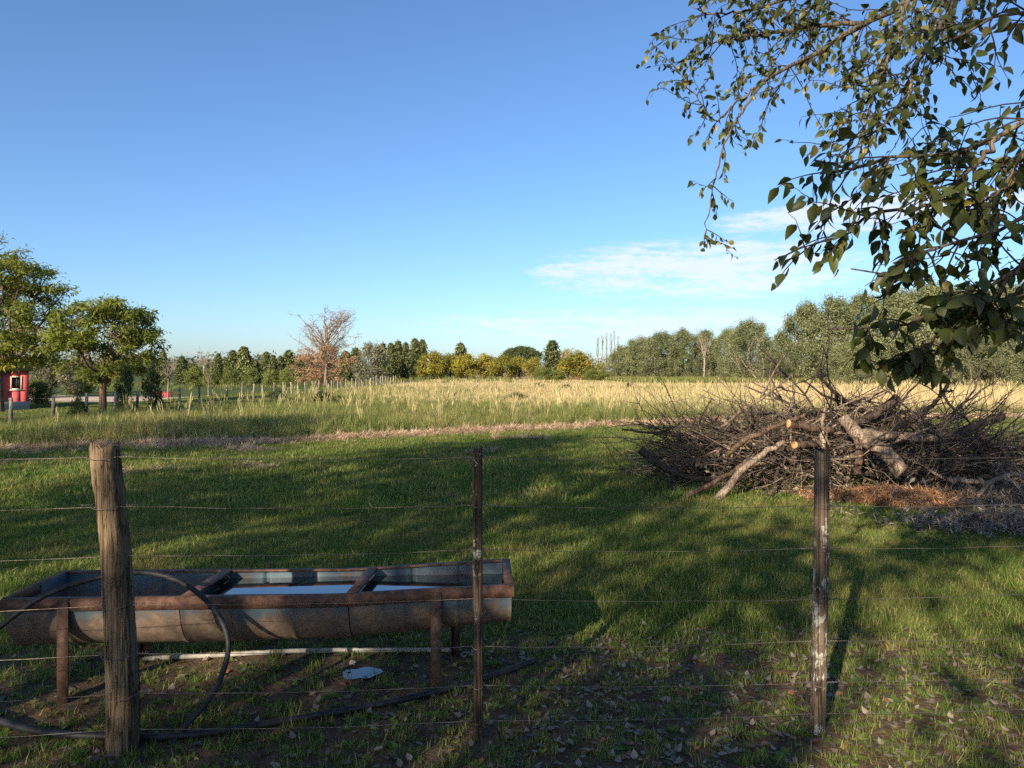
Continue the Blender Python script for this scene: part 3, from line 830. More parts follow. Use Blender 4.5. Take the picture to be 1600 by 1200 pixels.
def grow(seed, H, W, prof, crown0, nclump, cr, nleaf, size, trunk_r, aspect=0.55, nlimb=10, czr=1.0, up=0.25, shell=0.45, along=None, out=0.55, twigs=0, lean=0.0, tone=0.35, stems=1):
    """returns (trunk mesh, crown mesh) of a tree H tall and W wide standing at the origin"""
    rng = np.random.RandomState(seed)
    z0 = H*crown0
    t = (np.arange(nclump)+rng.rand(nclump))/nclump; t = t**0.9
    a = rng.rand(nclump)*6.283
    pr = np.array([prof(x) for x in t])*W/2
    rr = np.maximum(0, pr-cr*0.6)*(rng.rand(nclump)**out)
    C = np.stack([rr*np.cos(a)+lean*t*H, rr*np.sin(a), z0+t*(H-z0-cr*czr*0.7)], -1)
    R = cr*(0.65+0.6*rng.rand(nclump))
    R = np.minimum(R, 0.16*cr+pr*0.8)
    R3 = np.stack([R, R, R*czr], -1)
    mbL = MB(); clump_leaves(mbL, rng, C, R3, nleaf, size, aspect, up, shell, along, tone)
    mbT = MB()
    for s in range(stems):
        ox, oy = (0, 0) if stems == 1 else (rng.randn()*W*0.08, rng.randn()*W*0.08)
        top = np.array([lean*H*0.8+ox*2, oy*2, H*0.82])
        k = 9; f = np.linspace(0, 1, k)
        pts = np.stack([ox+(top[0]-ox)*f+rng.randn(k)*0.02*H*f, oy+(top[1]-oy)*f+rng.randn(k)*0.02*H*f, -0.25+(top[2]+0.25)*f], -1)
        mbT.tube(pts, trunk_r*(1-0.85*f)*(1+0.5*np.exp(-f*14))/(1 if stems == 1 else 1.4), 9, jitter=0.12, rng=rng)
    order = rng.permutation(nclump)[:nlimb]
    for c in order:
        zt = max(z0*0.75, min(C[c, 2]*0.55, C[c, 2]-0.2*H)); f = np.clip((zt+0.25)/(H*0.82+0.25), 0, 1)
        a0 = np.array([lean*H*0.8*f, 0, zt])
        pts = limb(mbT, rng, a0, C[c], trunk_r*0.45*(1-0.6*f), trunk_r*0.10, 0.06, 7, 6, 0.05)
        for w in range(twigs):
            p0 = pts[rng.randint(2, 7)]; dd = rng.randn(3); dd[2] = abs(dd[2])*0.6; dd /= np.linalg.norm(dd)
            limb(mbT, rng, p0, p0+dd*cr*(0.8+rng.rand()), trunk_r*0.10, trunk_r*0.03, 0.03, 5, 4, 0.05)
    return mbT.mesh('trunk', True), mbL.mesh('crown')

NUM = ['first', 'second', 'third', 'fourth', 'fifth', 'sixth', 'seventh', 'eighth', 'ninth', 'tenth', 'eleventh', 'twelfth', 'thirteenth', 'fourteenth', 'fifteenth', 'sixteenth', 'seventeenth', 'eighteenth', 'nineteenth', 'twentieth']
def round_prof(x): return max(0.12, math.sin(math.pi*min(1, (0.12+0.80*x)))**0.55)
def full_prof(x): return math.sqrt(max(0.0, 1-(max(0, x-0.35)/0.68)**2))*(0.85+0.15*min(1, x*4))
def cone_prof(x): return max(0.10, (1-x)**0.62*(0.75+0.25*min(1, x*6)))
def column_prof(x): return max(0.05, (1-x)**0.5*(0.8+0.2*min(1, x*4)))
def dome_prof(x): return math.sqrt(max(0.02, 1-x**2.0))

M['conifer'] = leafy('conifer_foliage', (0.07, 0.098, 0.04), (0.25, 0.265, 0.105), 0.25, (0.2, 0.17, 0.08), 0.06)
M['poplar'] = leafy('silvery_foliage', (0.10, 0.125, 0.05), (0.30, 0.31, 0.16), 0.3, (0.42, 0.41, 0.29), 0.12)
M['yellow'] = leafy('yellow_green_foliage', (0.14, 0.155, 0.028), (0.43, 0.36, 0.06), 0.35, (0.42, 0.27, 0.07), 0.10)
M['greyleaf'] = leafy('grey_green_foliage', (0.11, 0.115, 0.075), (0.27, 0.265, 0.18), 0.25, (0.25, 0.19, 0.14), 0.15)
M['brownleaf'] = leafy('dry_brown_foliage', (0.26, 0.145, 0.085), (0.50, 0.30, 0.18), 0.25, (0.42, 0.36, 0.16), 0.12)
M['feather'] = leafy('feathery_foliage', (0.09, 0.125, 0.02), (0.30, 0.31, 0.055), 0.45, (0.44, 0.33, 0.05), 0.10)
M['darkbush'] = leafy('dark_bush_foliage', (0.035, 0.055, 0.018), (0.10, 0.125, 0.04), 0.25, (0.2, 0.2, 0.08), 0.06)
M['tanleaf'] = leafy('tan_foliage', (0.36, 0.28, 0.13), (0.52, 0.42, 0.22), 0.3)
M['shade'] = leafy('broad_tree_foliage', (0.045, 0.075, 0.016), (0.10, 0.14, 0.03), 0.3)
M['domeleaf'] = leafy('umbrella_crown_foliage', (0.06, 0.085, 0.03), (0.11, 0.14, 0.05), 0.2)

KIND = {}
def kind(name, H, W, fol, bark, variants, **kw):
    KIND[name] = (H, W, fol, bark, [grow(100+17*v+len(name)*7, H, W, **kw) for v in range(variants)])
kind('conifer', 7.0, 2.4, 'conifer', 'bark_dark', 4, prof=column_prof, crown0=0.03, nclump=54, cr=0.62, nleaf=85, size=0.42, trunk_r=0.14, aspect=0.32, czr=1.5, shell=0.25, nlimb=6, along=(0, 0, 1.0), out=0.6)
kind('spire', 7.0, 2.6, 'conifer', 'bark_dark', 3, prof=cone_prof, crown0=0.03, nclump=54, cr=0.6, nleaf=85, size=0.42, trunk_r=0.14, aspect=0.32, czr=1.3, shell=0.25, nlimb=6, along=(0, 0, 0.8), out=0.6)
kind('poplar', 10.0, 9.0, 'poplar', 'bark', 4, prof=full_prof, crown0=0.02, nclump=150, cr=0.85, nleaf=220, size=0.21, trunk_r=0.22, aspect=0.5, nlimb=22, out=0.45, shell=0.2, tone=0.55, czr=1.25)
kind('yellow', 5.0, 5.2, 'yellow', 'bark_dark', 4, prof=full_prof, crown0=0.16, nclump=38, cr=0.74, nleaf=150, size=0.24, trunk_r=0.17, nlimb=16, out=0.35, tone=0.65, shell=0.55)
kind('grey', 6.0, 6.0, 'greyleaf', 'bark', 2, prof=full_prof, crown0=0.05, nclump=60, cr=0.75, nleaf=140, size=0.22, trunk_r=0.16, nlimb=22, twigs=2, out=0.4)
kind('tan', 6.0, 6.0, 'tanleaf', 'bark_pale', 1, prof=round_prof, crown0=0.2, nclump=40, cr=0.8, nleaf=90, size=0.24, trunk_r=0.14, nlimb=18, twigs=2, out=0.4)
kind('dome', 9.0, 16.0, 'domeleaf', 'bark_dark', 1, prof=dome_prof, crown0=0.55, nclump=110, cr=1.2, nleaf=120, size=0.42, trunk_r=0.35, czr=0.6, nlimb=16, out=0.4)
kind('bush', 2.0, 2.2, 'darkbush', 'bark_dark', 3, prof=full_prof, crown0=0.02, nclump=30, cr=0.34, nleaf=90, size=0.12, trunk_r=0.03, nlimb=10, stems=3, out=0.5)
M['midgreen'] = leafy('mid_green_foliage', (0.10, 0.135, 0.032), (0.26, 0.285, 0.08), 0.3, (0.3, 0.25, 0.08), 0.08)
kind('green', 5.0, 5.0, 'midgreen', 'bark', 2, prof=full_prof, crown0=0.05, nclump=50, cr=0.75, nleaf=120, size=0.24, trunk_r=0.14, nlimb=12, out=0.4)

_vr = np.random.RandomState(77)
def place(kind_, px, top, wpx, d, name, label, cat='tree', group=None, base=None):
    H, W, fol, bark, vs = KIND[kind_]
    g = GP(px, d); h = CAMZ+(HZ-top)/F*d-g[2]; w = wpx/F*d
    root = empty(name, tuple(g), _vr.rand()*6.28, (w/W, w/W, h/H))
    tag(root, label, cat, group)
    tm, cm = vs[_vr.randint(len(vs))]
    link('trunk', tm, M[bark], root); link('crown', cm, M[fol], root)
    return root

def build_treeline():
    G = 'conifers of the far left row'
    con = [(255, 545, 16), (284, 554, 18), (300, 566, 20), (341, 549, 16), (352, 560, 18), (364, 544, 20), (381, 538, 30), (399, 560, 18), (416, 547, 20), (427, 552, 16), (438, 555, 17), (451, 544, 22), (467, 552, 20)]
    for i, (px, top, w) in enumerate(con):
        place('conifer' if i % 3 else 'spire', px, top, w*1.5, 122+6*(i % 3), 'conifer_tree', 'dark green conifer of the far left row, %s from the red house side' % NUM[i], 'tree', G)
    G2 = 'conifers behind the brown tree'
    for i, (px, top, w) in enumerate([(540, 546, 24), (556, 540, 22), (598, 533, 20), (611, 532, 18), (622, 529, 20), (634, 532, 18), (648, 525, 20), (660, 527, 19)]):
        place('conifer', px, top, w*1.45, 128+5*(i % 3), 'conifer_tree', 'tall conifer between the brown tree and the yellow-green trees, %s from the brown tree' % NUM[i], 'tree', G2)
    place('grey', 580, 535, 62, 112, 'grey_tree', 'grey-green bushy tree directly beside the dry brown tree')
    G3 = 'low green trees at the foot of the conifers'
    for i, (px, top, w) in enumerate([(303, 572, 36), (330, 574, 30), (358, 572, 32), (392, 573, 30), (424, 576, 28), (446, 574, 26)]):
        place('green', px, top, w, 108, 'small_tree', 'low green tree before the conifer row, %s from the red house side' % NUM[i], 'tree', G3)
    G4 = 'yellow-green trees along the middle of the field edge'
    for i, (px, top, w, d) in enumerate([(676, 549, 58, 118), (704, 553, 50, 122), (730, 553, 54, 118), (758, 553, 50, 120), (785, 556, 54, 116), (812, 557, 44, 120), (832, 558, 36, 117), (908, 550, 74, 112), (888, 560, 46, 118)]):
        place('yellow', px, top, w, d, 'yellow_green_tree', 'yellow-green rounded tree of the middle row, %s from the brown tree' % NUM[i], 'tree', G4)
    place('conifer', 720, 533, 34, 140, 'conifer_tree', 'lone conifer top rising behind the yellow-green trees')
    place('conifer', 863, 528, 40, 126, 'conifer_tree', 'dark conifer standing between the yellow-green trees beside the dome-shaped crown')
    place('dome', 815, 541, 74, 190, 'umbrella_tree', 'wide dome-shaped crown far behind the yellow-green trees')
    place('tan', 893, 544, 56, 150, 'tan_tree', 'tan autumn tree behind the last yellow-green tree')
    for i, (px, top, w) in enumerate([(850, 574, 36), (868, 578, 34), (925, 576, 30), (942, 578, 28)]):
        place('green', px, top, w, 106, 'small_tree', 'low green thicket tree under the bare poplars and dark conifer, %s from the dome crown' % NUM[i], 'tree', 'low thicket trees in the middle')
    G5 = 'silvery trees along the right of the field'
    pop = [(975, 540, 66, 118), (1002, 526, 74, 116), (1034, 518, 74, 112), (1068, 513, 70, 110), (1102, 514, 60, 112), (1140, 512, 60, 108), (1172, 499, 84, 100), (1222, 520, 60, 112),
           (1258, 470, 100, 92), (1305, 462, 110, 88), (1352, 456, 110, 92), (1402, 448, 120, 86), (1455, 440, 130, 84), (1510, 446, 130, 82), (1565, 438, 130, 80), (1622, 430, 140, 78), (1690, 430, 150, 76), (1210, 552, 60, 90), (1330, 530, 80, 78), (1530, 520, 100, 70), (1600, 530, 90, 66)]
    for i, (px, top, w, d) in enumerate(pop):
        lb = 'silvery green tree of the right-hand tree belt, %s counting from the bare poplars' % NUM[i] if i < 17 else 'lower silvery tree in front of the right-hand tree belt, %s from the bare poplars' % NUM[i-17]
        place('poplar', px, top, w, d, 'silvery_tree', lb, 'tree', G5)
    # bare poplars: thin upright leafless trees
    for i, (px, top) in enumerate([(934, 527), (941, 524), (948, 521), (955, 521), (960, 518), (966, 526)]):
        rng = np.random.RandomState(300+i); d = 122; g = GP(px, d); h = CAMZ+(HZ-top)/F*d
        root = empty('bare_poplar', tuple(g)); tag(root, 'thin leafless poplar in the bare clump, %s from the yellow-green tree' % NUM[i], 'tree', 'bare poplars')
        mb = MB(); k = 9; f = np.linspace(0, 1, k)
        mb.tube(np.stack([rng.randn(k)*0.03, rng.randn(k)*0.03, -0.2+f*(h+0.2)], -1), 0.085*(1-0.8*f), 6)
        link('trunk', mb.mesh('trunk', True), M['bark_pale'], root)
        mb = MB()
        for j in range(46):
            z = h*(0.2+0.78*rng.rand()); a = rng.rand()*6.28; L = (0.5+0.9*rng.rand())
            e = np.array([math.cos(a)*L*0.3, math.sin(a)*L*0.3, z+L]); e[2] = min(e[2], h+0.2)
            limb(mb, rng, (0, 0, z), e, 0.026, 0.010, -0.05, 5, 4, 0.02)
        link('crown', mb.mesh('crown'), M['bark_pale'], root)
    # two pale bare trunks in the rows
    for i, (px, top, d, lb) in enumerate([(1100, 512, 104, 'tree with a bare forked pale trunk before the silvery belt'), (318, 544, 118, 'half-dead grey pole-like tree among the left conifers'), (262, 556, 44, 'small pale leafless tree beside the dark double bush'), (325, 575, 60, 'thin pale bare tree before the conifer row')]):
        rng = np.random.RandomState(400+i); g = GP(px, d); h = CAMZ+(HZ-top)/F*d-g[2]
        root = empty('bare_tree', tuple(g)); tag(root, lb, 'tree')
        mb = MB(); s = h/8.0; r = max(0.05, 0.16*s)
        pts = limb(mb, rng, (0, 0, -0.2), (0.1*s, 0, h*0.5), r, r*0.7, 0, 7, 8, 0.02)
        link('trunk', mb.mesh('trunk', True), M['bark_pale'], root)
        mb = MB()
        for j in range(9):
            a = rng.rand()*6.28; e = np.array([math.cos(a)*h*0.16, math.sin(a)*h*0.16, h*(0.72+0.28*rng.rand())])
            p = limb(mb, rng, pts[-1-(j % 2)], e, r*0.5, r*0.12, -0.03, 7, 5, 0.05)
            for w in range(6):
                p0 = p[rng.randint(2, 7)]; dd = rng.randn(3)*0.5; dd[2] = abs(dd[2])+0.3
                limb(mb, rng, p0, p0+dd*h*0.09, r*0.14, r*0.05, 0, 4, 4, 0.05)
        link('crown', mb.mesh('crown'), M['bark_pale'], root)
    # far wood on the skyline beyond the gaps
    rng = np.random.RandomState(9)
    mb = MB(); k = 420
    az = np.concatenate([rng.rand(240)*0.55-0.78, rng.rand(180)*1.9-0.95]); d = np.concatenate([260+rng.rand(240)*60, 330+rng.rand(180)*60])
    C = np.stack([az*d, d, 1.5+rng.rand(k)*3.4], -1); R = np.stack([4+rng.rand(k)*4, 4+rng.rand(k)*3, 2.2+rng.rand(k)*2.0], -1)
    clump_leaves(mb, rng, C, R, 70, 1.1, 0.6)
    tag(link('far_wood', mb.mesh('far_wood'), M['greyleaf']), 'low distant wood along the skyline beyond the fields', 'wood', None, 'stuff')

def build_brown_tree():
    d = 112; g = GP(508, d); rng = np.random.RandomState(51)
    root = empty('brown_tree', tuple(g)); tag(root, 'tall half-bare tree with dry brown leaves in the far row', 'tree')
    H = (CAMZ+(HZ-478)/F*d)*1.1; mbT = MB(); mbL = MB()
    f = np.linspace(0, 1, 10)
    tr = np.stack([0.15*np.sin(4*f), 0*f, -0.2+f*H*0.8], -1); mbT.tube(tr, 0.24*(1-0.8*f), 9)
    tips = []
    for j in range(44):
        z = H*(0.22+0.58*rng.rand()); a = rng.rand()*6.28; t = z/H
        R = 5.4*(1-0.25*abs(t-0.5)*2)*(0.55+0.45*rng.rand())
        e = np.array([math.cos(a)*R, math.sin(a)*R, min(H*1.0, z+R*(0.45+0.55*rng.rand()))])
        e[2] = min(e[2], H*(1.0-0.16*(R/4.9)**2))
        p = limb(mbT, rng, (0.1, 0, z*0.85), e, 0.085, 0.025, 0.04, 8, 5, 0.05); tips += list(p[3:])
        for w in range(9):
            p0 = p[rng.randint(2, 8)]; dd = rng.randn(3); dd[2] = abs(dd[2])*0.9; q = p0+dd/np.linalg.norm(dd)*(0.6+1.0*rng.rand())
            limb(mbT, rng, p0, q, 0.030, 0.012, 0.02, 5, 4, 0.06); tips.append(q)
    link('trunk', mbT.mesh('trunk', True), M['stick_pale'], root)
    tips = np.array(tips)
    w = np.interp(tips[:, 2]/H, [0.2, 0.5, 0.62, 0.8, 1.0], [1, 1, 0.7, 0.55, 0.4])
    tips = tips[rng.rand(len(tips)) < w]
    clump_leaves(mbL, rng, tips, np.full((len(tips), 3), 0.5), 10, 0.16, 0.6, 0.1, 0.2)
    C = np.stack([rng.randn(95)*2.6-0.5, rng.randn(95)*1.9, 0.5+rng.rand(95)*H*0.42], -1)
    clump_leaves(mbL, rng, C, np.full((95, 3), 0.72), 95, 0.20, 0.6, 0.1, 0.3)
    link('crown', mbL.mesh('crown'), M['brownleaf'], root)

def feather_tree(name, label, px, d, seed, top, cx_px, wpx, base_crown, lean, dens=1.0, nclump=58):
    """spreading tree with forked limbs and layered feathery leaves"""
    rng = np.random.RandomState(seed); g = GP(px, d)
    root = empty(name, tuple(g)); tag(root, label, 'tree')
    H = CAMZ+(HZ-top)/F*d-g[2]; W = wpx/F*d; cx = (cx_px-px)/F*d; zb = CAMZ+(HZ-base_crown)/F*d-g[2]
    mbT = MB(); mbL = MB()
    fork = np.array([0.12*lean, 0, zb*0.92]); r = 0.034*H
    f = np.linspace(0, 1, 8)
    mbT.tube(np.stack([fork[0]*f+0.02*np.sin(5*f), 0.02*np.cos(4*f), -0.2+f*(fork[2]+0.2)], -1), r*(1-0.3*f)*(1+0.35*np.exp(-8*f)), 10, jitter=0.12, rng=rng)
    C = []; 
    for j in range(nclump):
        t = rng.rand(); a = rng.rand()*6.283; rr = W/2*math.sqrt(rng.rand())*(math.sin(math.pi*(0.16+0.80*t))**0.5)
        C.append((cx+rr*math.cos(a), rr*math.sin(a), zb*1.02+t*(H-zb*1.02-0.15)))
    C = np.array(C)
    mains = []
    for j in range(6):
        a = j*1.05+rng.rand()*0.5; e = np.array([cx*0.8+W*0.26*math.cos(a), W*0.26*math.sin(a), zb+(H-zb)*(0.35+0.3*rng.rand())])
        mains.append(limb(mbT, rng, fork-np.array([0, 0, 0.1]), e, r*0.55, r*0.2, -0.05, 8, 7, 0.05))
    nodes = np.concatenate([m_[2:] for m_ in mains])
    for c in C:
        p0 = nodes[np.argmin(((nodes-c)**2).sum(1)+0.3*rng.rand(len(nodes)))]
        p = limb(mbT, rng, p0, c, r*0.16, r*0.05, 0.02, 6, 5, 0.07)
        for w in range(3):
            dd = rng.randn(3)*0.5; limb(mbT, rng, p[3+w % 3], p[3+w % 3]+dd*0.5, r*0.06, r*0.02, 0, 4, 4, 0.05)
    R = np.stack([0.32+0.24*rng.rand(nclump), 0.32+0.24*rng.rand(nclump), 0.18+0.14*rng.rand(nclump)], -1)*(W/4.2)**0.5
    clump_leaves(mbL, rng, C, R, int(190*dens), 0.20, 0.26, 0.5, 0.25, 'out', 0.5)
    link('trunk', mbT.mesh('trunk', True), M['log'], root); link('crown', mbL.mesh('crown'), M['feather'], root)

build_treeline(); build_brown_tree()
feather_tree('feathery_tree', 'feathery yellow-green tree with a forked trunk behind the left fence posts', 158, 26.0, 61, 466, 166, 168, 590, 1.0, nclump=95, dens=0.65)
feather_tree('feathery_tree', 'taller feathery tree overhanging the red house at the left edge', -4, 30.5, 62, 396, 2, 228, 578, 0.6, nclump=150, dens=0.8)
feather_tree('sparse_tree', 'thin-leaved tall tree reaching in above the left edge', -75, 37.0, 63, 296, -62, 190, 540, -0.5, 0.25)

def build_bushes():
    for i, (px, top, w, d, lb) in enumerate([
        (196, 566, 40, 23.6, 'dark tall bush beside the far fence, nearer the forked tree'), (237, 570, 38, 24.6, 'dark tall bush beside the far fence, nearer the bare pale tree'),
        (432, 608, 34, 36, 'small round shrub near the far fence, before the brown tree'), (505, 609, 50, 31, 'wider round shrub in the long grass before the brown tree'),
        (530, 618, 30, 36, 'faint low shrub just right of the wider round shrub'), (808, 612, 46, 34, 'low shrub in the long grass near the middle of the field'),
        (842, 597, 24, 62, 'tiny shrub on the golden field below the dark conifer'), (983, 598, 22, 62, 'tiny shrub on the golden field below the silvery trees'),
        (885, 600, 26, 58, 'tiny shrub on the golden field below the tan tree'), (123, 618, 34, 20.4, 'sparse bush around the third old post of the far fence')]):
        o = place('bush', px, top, w, d, 'field_shrub' if i > 1 else 'tall_bush', lb, 'shrub')
    for i, (px, top, w, d, lb) in enumerate([
        (78, 556, 88, 66, 'pale olive tree between the red house and the forked tree'), (140, 572, 60, 78, 'olive tree glimpsed under the forked tree crown'),
        (58, 592, 50, 52, 'dark round bush at the corner of the red house'), (122, 588, 40, 70, 'small round green tree behind the sandy yard')]):
        place('grey' if i == 0 else 'green', px, top, w, d, 'yard_tree' if i != 2 else 'yard_bush', lb, 'tree' if i != 2 else 'shrub')
build_bushes()

# trees behind the viewpoint: their crowns shade the lawn and the trough
def build_shade_trees():
    def shade(x, y, H, W, seed, nclump, nleaf, crown0, label, size=0.19, cr=1.0):
        tm, cm = grow(seed, H, W, full_prof, crown0, nclump, cr, nleaf, size, 0.2, 0.6, nlimb=20, out=0.5, shell=0.3)
        root = empty('broad_tree', (x, y, float(ground_z(x, y)))); tag(root, label, 'tree', 'broad trees behind the viewpoint')
        link('trunk', tm, M['bark'], root); link('crown', cm, M['shade'], root)
    shade(-29.5, -6.0, 16.6, 12.0, 701, 130, 120, 0.15, 'largest broad tree behind the viewpoint, far to the left')
    shade(-20.0, -7.0, 13.6, 9.5, 702, 110, 120, 0.2, 'broad tree behind the viewpoint, second from the left')
    shade(-12.6, -7.5, 12.2, 8.0, 703, 95, 110, 0.34, 'broad tree behind the viewpoint, third from the left')
    shade(-8.7, -7.9, 11.6, 5.2, 706, 62, 90, 0.38, 'slender broad tree behind the viewpoint, fourth from the left', 0.19, 0.8)
    shade(-2.3, -7.6, 10.2, 6.2, 704, 54, 62, 0.38, 'thin-crowned tree right behind the viewpoint', 0.2, 0.62)
    shade(-5.4, -7.7, 7.4, 4.6, 707, 34, 60, 0.45, 'low bushy tree behind the viewpoint, between two taller ones', 0.18, 0.55)
    shade(3.4, -8.2, 9.5, 6.5, 705, 50, 80, 0.36, 'small broad tree behind the viewpoint, on the right', 0.18)
build_shade_trees()

# ------------------------------------------------------------------ far fence
def build_far_fence():
    rng = np.random.RandomState(71)
    fence = empty('paddock_fence', (-12.5, 16.6, 0)); tag(fence, 'long fence of grey posts running away beside the long grass', 'fence')
    ys = np.arange(16.6, 78, 1.52)
    tops = []
    for i, y in enumerate(ys):
        x = -12.5+rng.randn()*0.05; h = 0.93+rng.randn()*0.05; r = 0.05 if i < 6 else 0.042+0.008*rng.rand()
        gz = float(ground_z(x, y)); mb = MB()
        f = np.linspace(0, 1, 6)
        mb.tube(np.stack([x+rng.randn()*0.04*f+0.006*rng.randn(6), y+0*f, gz-0.2+f*(h+0.2)], -1), r*(1-0.1*f), 8, jitter=0.2, rng=rng)
        part('post', mb, M['post_grey'], fence, True); tops.append((x, y, gz))
    for z in (0.15, 0.32, 0.5, 0.68, 0.85):
        part('wire', MB().tube([(a, b-0.0, c+z) for a, b, c in tops], 0.003, 4), M['wire'], fence)
build_far_fence()

# ------------------------------------------------------------------ red house and yard
def build_house():
    M['red'] = plain('red_wall_paint', (0.46, 0.075, 0.075), 0.85, 0.12, 3)
    M['plinth'] = plain('grey_plinth', (0.27, 0.27, 0.23), 0.9, 0.15, 3)
    M['roof'] = plain('brown_roof', (0.20, 0.12, 0.065), 0.9, 0.35, 9, bump=0.3)
    M['frame'] = plain('pale_window_frame', (0.52, 0.45, 0.34), 0.8, 0.1, 5)
    m, t, out = new_mat('dark_window_glass'); p = t.new('ShaderNodeBsdfPrincipled')
    p.inputs['Base Color'].default_value = (0.03, 0.035, 0.03, 1); p.inputs['Roughness'].default_value = 0.08
    t.l.new(p.outputs[0], out.inputs[0]); M['glass'] = m
    x0 = (45-800)/F*45; gz = float(ground_z(x0, 45))
    root = empty('red_house', (x0, 45, gz), rad(34)); tag(root, 'small red house with a grey plinth and brown roof at the left edge', 'house')
    eave = CAMZ+0.02-gz; L, Dp = 9.0, 6.5; wx0, wx1, wz0, wz1 = -0.86, -0.42, 0.0, 0.0
    zc = 0.80-gz; wz0, wz1 = zc-0.34, zc+0.34
    w = MB()
    w.box((-L, 0, -0.3), (wx0, 0.25, eave)).box((wx1, 0, -0.3), (0, 0.25, eave)).box((wx0, 0, -0.3), (wx1, 0.25, wz0)).box((wx0, 0, wz1), (wx1, 0.25, eave))
    w.box((-0.25, 0.25, -0.3), (0, Dp, eave)).box((-L, 0.25, -0.3), (-L+0.25, Dp, eave)).box((-L+0.25, Dp-0.25, -0.3), (-0.25, Dp, eave))
    link('wall', w.mesh('wall'), M['red'], root)
    pl = MB(); pl.box((-L-0.05, -0.05, -0.3), (0.05, -0.003, 0.52)).box((0.003, -0.003, -0.3), (0.05, Dp+0.05, 0.52))
    link('plinth', pl.mesh('plinth'), M['plinth'], root)
    win = MB().box((wx0+0.02, 0.10, wz0+0.02), (wx1-0.02, 0.12, wz1-0.02))
    wo = link('window', win.mesh('window'), M['glass'], root)
    fr = MB(); a = 0.075
    fr.box((wx0-a, -0.03, wz0-a), (wx0, 0.09, wz1+a)).box((wx1, -0.03, wz0-a), (wx1+a, 0.09, wz1+a)).box((wx0, -0.03, wz1), (wx1, 0.09, wz1+a)).box((wx0, -0.03, wz0-a), (wx1, 0.09, wz0))
    link('frame', fr.mesh('frame'), M['frame'], wo)
    link('sill', MB().box((wx0-0.13, -0.07, wz0-a-0.05), (wx1+0.13, -0.032, wz0-a)).mesh('sill'), M['frame'], wo)
    link('glazing_bar', MB().box(((wx0+wx1)/2-0.012, 0.085, wz0+0.02), ((wx0+wx1)/2+0.012, 0.098, wz1-0.02)).mesh('glazing_bar'), M['frame'], wo)
    o = 0.25; rz = eave+2.6
    V = [(-L-o, -o, eave-0.1), (o, -o, eave-0.1), (o, Dp+o, eave-0.1), (-L-o, Dp+o, eave-0.1), (-L+2.6, Dp/2, rz), (-2.6, Dp/2, rz),
         (-L-o, -o, eave+0.02), (o, -o, eave+0.02), (o, Dp+o, eave+0.02), (-L-o, Dp+o, eave+0.02)]
    r = MB().add(V, [(6, 7, 5, 4), (8, 9, 4, 5), (0, 1, 7, 6), (1, 2, 8, 7), (2, 3, 9, 8), (3, 0, 6, 9), (0, 3, 2, 1)], [(7, 8, 5), (9, 6, 4)])
    link('roof', r.mesh('roof'), M['roof'], root)
    # low red wall across the yard
    c = GP(257, 66); rw = empty('low_red_wall', tuple(c), rad(20)); tag(rw, 'low red wall at the foot of the trees beyond the dark bushes', 'wall')
    b = MB().box((-0.62, -0.1, -0.2), (0.62, 0.1, 0.42))
    link('body', b.mesh('body'), M['red'], rw); link('coping', MB().box((-0.66, -0.13, 0.42), (0.66, 0.13, 0.48)).mesh('coping'), M['red'], rw)
build_house()

